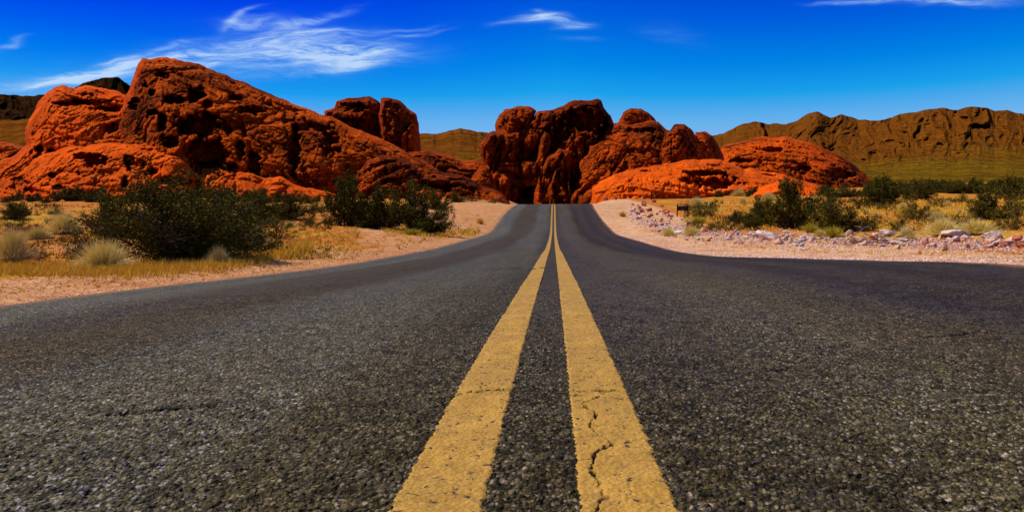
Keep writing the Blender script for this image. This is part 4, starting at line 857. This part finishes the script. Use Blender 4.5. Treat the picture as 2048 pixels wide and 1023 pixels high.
def zone5(): return U(-20, 660), U(410, 520)
A1 = gpts(2400, zone1); grass_stuff(A1, A1[:, 1] / F * RNG.uniform(6, 20, len(A1)), M_YEL, 1.5)
A2 = np.concatenate([gpts(500, zone2), gpts(500, zone3)]); grass_stuff(A2, A2[:, 1] / F * RNG.uniform(3, 9, len(A2)), M_YEL)
A3 = np.concatenate([gpts(2600, zone4), gpts(2000, zone5)]); grass_stuff(A3, A3[:, 1] / F * RNG.uniform(2, 7, len(A3)), M_YEL, 1.3)

def zone6():
    px = U(-20, 960); return px, np.interp(px, [0, 200, 500, 700, 850, 960], [590, 578, 545, 520, 490, 455]) - abs(G(0, 16))
def zone7():
    px = U(1300, 2060); return px, np.interp(px, [1300, 1400, 1600, 2060], [470, 490, 505, 520]) - abs(G(0, 14))
A5 = np.concatenate([gpts(420, zone6), gpts(260, zone7)]); grass_stuff(A5, A5[:, 1] / F * RNG.uniform(2, 8, len(A5)), M_YEL, 1.2)
def clump(z, k=.15):
    def f():
        while True:
            px, py = z()
            if vn(np.array([[px * .02, py * .07, 3.]]), 55)[0] > k: return px, py
    return f
M_BRUSH = leaf_mat('olive_brown_stem', (.07, .055, .008), (.24, .17, .03))
A4 = np.concatenate([gpts(1500, clump(zone4)), gpts(1300, clump(zone5))]); grass_stuff(A4, A4[:, 1] / F * RNG.uniform(4, 13, len(A4)), M_BRUSH, 1.5)
# dead branches pile on the right shoulder
p0 = hit(1765, 489); t = empty('dead_branches', tuple(p0)); tag(t, 'pile of bare grey dead branches lying on the rubble at right', 'branches')
m = p0[1] / F; rs = random.Random(5)
def br(parent, a, b, r0, sub=3):
    mb = MB(); a = np.array(a, float) * m; b = np.array(b, float) * m; pts = [a + (b - a) * k / 5 + np.array([0, rs.uniform(-3, 3), rs.uniform(-2, 2)]) * m for k in range(6)]
    mb.tube(pts, [r0 * m * (1 - k * .14) for k in range(6)], 6)
    for k in range(sub):
        i = rs.randint(1, 4); q = pts[i]; e = q + np.array([rs.uniform(-22, 22), rs.uniform(-10, 10), rs.uniform(2, 16)]) * m; mb.tube([q, (q + e) / 2 + np.array([0, 0, 1.5 * m]), e], [r0 * m * .5, r0 * m * .35, r0 * m * .15], 4)
    return mb.build('branch', M_DEAD, parent, True)
for a, b, r in (((-72, 0, 3), (-25, 5, 38), 1.1), ((-75, -2, 2), (-10, 0, 12), 1.2), ((-60, 4, 2), (20, 6, 10), 1.0), ((25, 0, 14), (68, 4, 30), 1.6), ((-30, 2, 4), (45, 0, 4), 1.2), ((-50, 2, 4), (0, 10, 22), .8), ((-10, 0, 6), (40, 8, 30), .9), ((-66, 5, 8), (-20, -2, 4), .9), ((20, 2, 3), (78, 2, 10), .8), ((-15, 6, 12), (-50, 0, 30), .7)):
    br(t, a, b, r, 5)

# ------------------------------------------------------------------ signboard and post
p0 = hit(1365, 433); m = p0[1] / F; t = empty('signboard', tuple(p0)); t.rotation_euler = (0, 0, .03); tag(t, 'small dark brown signboard on two posts beside the right shoulder', 'sign')
for s in (-1, 1):
    mb = MB(); mb.box((s * 10.4 * m, 0, 11 * m), (2.0 * m, 2.0 * m, 26 * m), None, .25 * m); mb.build('post', M_WOOD, t)
mb = MB(); mb.box((0, 0, 23.6 * m), (18.6 * m, 1.6 * m, 1.5 * m), None, .2 * m); mb.build('crossbar', M_WOOD, t)
mb = MB(); mb.box((0, -.3 * m, 16.2 * m), (18.6 * m, 1.1 * m, 9.4 * m), None, .2 * m); bd = mb.build('board', M_BOARD, t)
mb = MB(); rs = random.Random(2)
for zz, x0, x1 in ((18.0, -8, 8), (14.0, -6, 5)):
    x = x0
    while x < x1:
        wl_ = rs.uniform(.7, 1.1)
        if rs.random() > .15:
            mb.box((x * m, -.92 * m, zz * m), (.28 * m, .1 * m, 1.7 * m)); 
            mb.box(((x + wl_ * .45) * m, -.92 * m, (zz + rs.choice((-.7, 0, .7))) * m), (wl_ * .6 * m, .1 * m, .3 * m))
        x += wl_ + .45
mb.build('lettering', M_LETTER, bd)
p0 = hit(1303, 399); m = p0[1] / F; t = empty('marker_post', tuple(p0)); tag(t, 'short dark brown post standing on the gravel before the orange slab', 'post')
mb = MB(); mb.box((0, 0, 7 * m), (3.2 * m, 3.2 * m, 16 * m), None, .4 * m); mb.build('shaft', M_WOOD, t); mb = MB(); mb.box((0, 0, 15.6 * m), (3.7 * m, 3.7 * m, 1.1 * m), None, .3 * m); mb.build('cap', M_WOOD, t)

# ------------------------------------------------------------------ light and sky
SUN = Vector((-.58, .12, .80)).normalized()
ld = bpy.data.lights.new('sun', 'SUN'); ld.energy = 5.0; ld.angle = math.radians(.5); ld.color = (1., .90, .74)
lo = bpy.data.objects.new('sun', ld); COL.objects.link(lo); lo.rotation_euler = SUN.to_track_quat('Z', 'Y').to_euler(); lo.location = (0, 0, 60)
w = bpy.data.worlds.new('World'); S.world = w; w.use_nodes = True; t = NT(w.node_tree)
sky = t.n('ShaderNodeTexSky', None, sky_type='NISHITA', sun_disc=False, sun_elevation=math.asin(SUN.z), sun_rotation=math.atan2(SUN.x, SUN.y), altitude=1500, air_density=1.0, dust_density=.15, ozone_density=5.)
dirv = t.n('ShaderNodeTexCoord').outputs['Generated']
sc = t.mix(1., sky.outputs[0], (.1, .1, .1), 'MULTIPLY')
ch = t.n('ShaderNodeSeparateColor', {0: sc}); wx = t.math('MINIMUM', t.n('ShaderNodeSeparateXYZ', {0: dirv}).outputs[0], 0.)
cr_ = t.ramp(t.math('ADD', ch.outputs[0], t.math('MULTIPLY', wx, .10)), [(.0, 0.), (.165, .0), (.195, .01), (.22, .09), (.25, .17), (.5, .28)])
cg_ = t.ramp(t.math('ADD', ch.outputs[1], t.math('MULTIPLY', wx, .20)), [(.0, .02), (.22, .052), (.25, .11), (.29, .21), (.34, .34), (.40, .43), (.6, .50)])
cb_ = t.ramp(ch.outputs[2], [(.0, .1), (.2, .45), (.45, .68), (.55, .79), (.8, .86)])
sc = t.n('ShaderNodeCombineColor', {0: cr_, 1: cg_, 2: cb_}).outputs[0]
# cirrus, laid out by direction (x/y, z/y)
sep = t.n('ShaderNodeSeparateXYZ', {0: dirv}); yy = t.math('MAXIMUM', sep.outputs[1], .05)
uu = t.math('DIVIDE', sep.outputs[0], yy); vv = t.math('DIVIDE', sep.outputs[2], yy)
uv = t.n('ShaderNodeCombineXYZ', {0: uu, 1: vv, 2: 0.}).outputs[0]
wn = t.n('ShaderNodeTexNoise', {'Vector': t.mapping(uv, (1.2, 3.5, 1)), 'Scale': 5., 'Detail': 3.}).outputs['Color']
wv = t.n('ShaderNodeVectorMath', {0: wn, 1: (.5, .5, .5)}, operation='SUBTRACT').outputs[0]
wv = t.n('ShaderNodeVectorMath', {0: wv, 'Scale': .05}, operation='SCALE').outputs[0]
uvw = t.n('ShaderNodeVectorMath', {0: uv, 1: wv}, operation='ADD').outputs[0]
def uvp(px, py): d = rays(px, py); return np.array([d[0] / d[1], d[2] / d[1]])
def streak(a, b, wd, inten, curve=0., tot=[None]):
    A_, B_ = uvp(*a), uvp(*b); c = (A_ + B_) / 2; d = (B_ - A_) / 2; L = np.linalg.norm(d); d /= L; n_ = np.array([-d[1], d[0]]); wd = wd / F
    al = t.n('ShaderNodeVectorMath', {0: uvw, 1: (d[0] / L, d[1] / L, 0)}, operation='DOT_PRODUCT').outputs['Value']; al = t.math('SUBTRACT', al, float(c @ d / L))
    ac = t.n('ShaderNodeVectorMath', {0: uvw, 1: (n_[0] / wd, n_[1] / wd, 0)}, operation='DOT_PRODUCT').outputs['Value']; ac = t.math('SUBTRACT', ac, float(c @ n_ / wd))
    a2 = t.math('MULTIPLY', al, al)
    if curve: ac = t.math('SUBTRACT', ac, t.math('MULTIPLY', a2, float(curve)))
    r = t.math('ADD', t.math('MULTIPLY', a2, 1.6), t.math('MULTIPLY', ac, ac)); e = t.math('MULTIPLY', t.math('POWER', 2.718, t.math('MULTIPLY', r, -1.)), inten)
    return e
ST = [((10, 178), (290, 118), 4, .55, .4), ((60, 152), (420, 72), 4, .35, .4), ((250, 165), (470, 118), 4, .35, 0), ((560, 150), (760, 128), 5, .3, 0), ((700, 66), (880, 48), 4, .3, 0), ((30, 172), (470, 100), 26, .30, .6), ((450, 75), (800, 92), 34, .30, 0), ((480, 100), (860, 100), 20, .25, 0), ((10, 175), (560, 70), 9, .55, 1.2), ((-10, 180), (330, 118), 13, .5, .5), ((200, 140), (640, 95), 24, .42, 0), ((400, 125), (820, 112), 24, .3, 0), ((440, 55), (520, 15), 5, .55, -.6), ((440, 52), (560, 40), 8, .4, 0), ((540, 60), (700, 22), 7, .5, .8),
      ((480, 72), (740, 58), 8, .6, 0), ((480, 88), (620, 92), 13, .35, 0), ((600, 100), (800, 98), 14, .6, 0), ((640, 120), (780, 115), 12, .7, 0), ((560, 110), (700, 135), 9, .3, 0), ((730, 80), (900, 55), 4, .3, 0), ((-20, 100), (60, 75), 5, .4, 0), ((300, 190), (640, 120), 18, .16, 0),
      ((970, 52), (1080, 40), 6, .35, 0), ((1030, 42), (1130, 38), 9, .7, 0), ((1060, 35), (1180, 48), 8, .5, 0), ((1110, 62), (1190, 44), 6, .45, 0), ((1060, 22), (1090, 28), 5, .4, 0), ((1100, 85), (1220, 80), 6, .12, 0),
      ((1620, -3), (1800, 4), 5, .6, 0), ((1780, 4), (1960, 4), 6, .8, 0), ((1260, 45), (1420, 80), 18, .10, 0), ((1900, 8), (2060, 2), 8, .35, 0)]
tot = None
for a in ST:
    e = streak(*a); tot = e if tot is None else t.math('ADD', tot, e)
fib = t.noise(t.mapping(uvw, (3.2, 30., 1), (0, 0, -.20)), 2.4, 8, .72, .7); fib2 = t.noise(t.mapping(uvw, (10., 70., 1), (0, 0, -.42)), 2.4, 7, .72, .4)
f = t.math('ADD', t.math('MULTIPLY', fib, .65), t.math('MULTIPLY', fib2, .35))
f = t.ramp(f, [(.36, .06), (.68, 1.35)])
cm = t.math('MINIMUM', t.math('MULTIPLY', tot, f), .68)
sc = t.mix(t.math('MULTIPLY', cm, .9), sc, (.06, .42, .90)); sc = t.mix(t.math('POWER', cm, 1.5), sc, (.80, .87, .95))
bg = t.n('ShaderNodeBackground', {0: sc, 1: 1.0}); wo = t.n('ShaderNodeOutputWorld'); t.t.links.new(bg.outputs[0], wo.inputs[0])

S.render.engine = 'CYCLES'; S.render.resolution_x = 1024; S.render.resolution_y = 511
S.view_settings.view_transform = 'Standard'; S.view_settings.look = 'None'; S.view_settings.exposure = .05; S.view_settings.gamma = 1; S.view_settings.use_curve_mapping = False
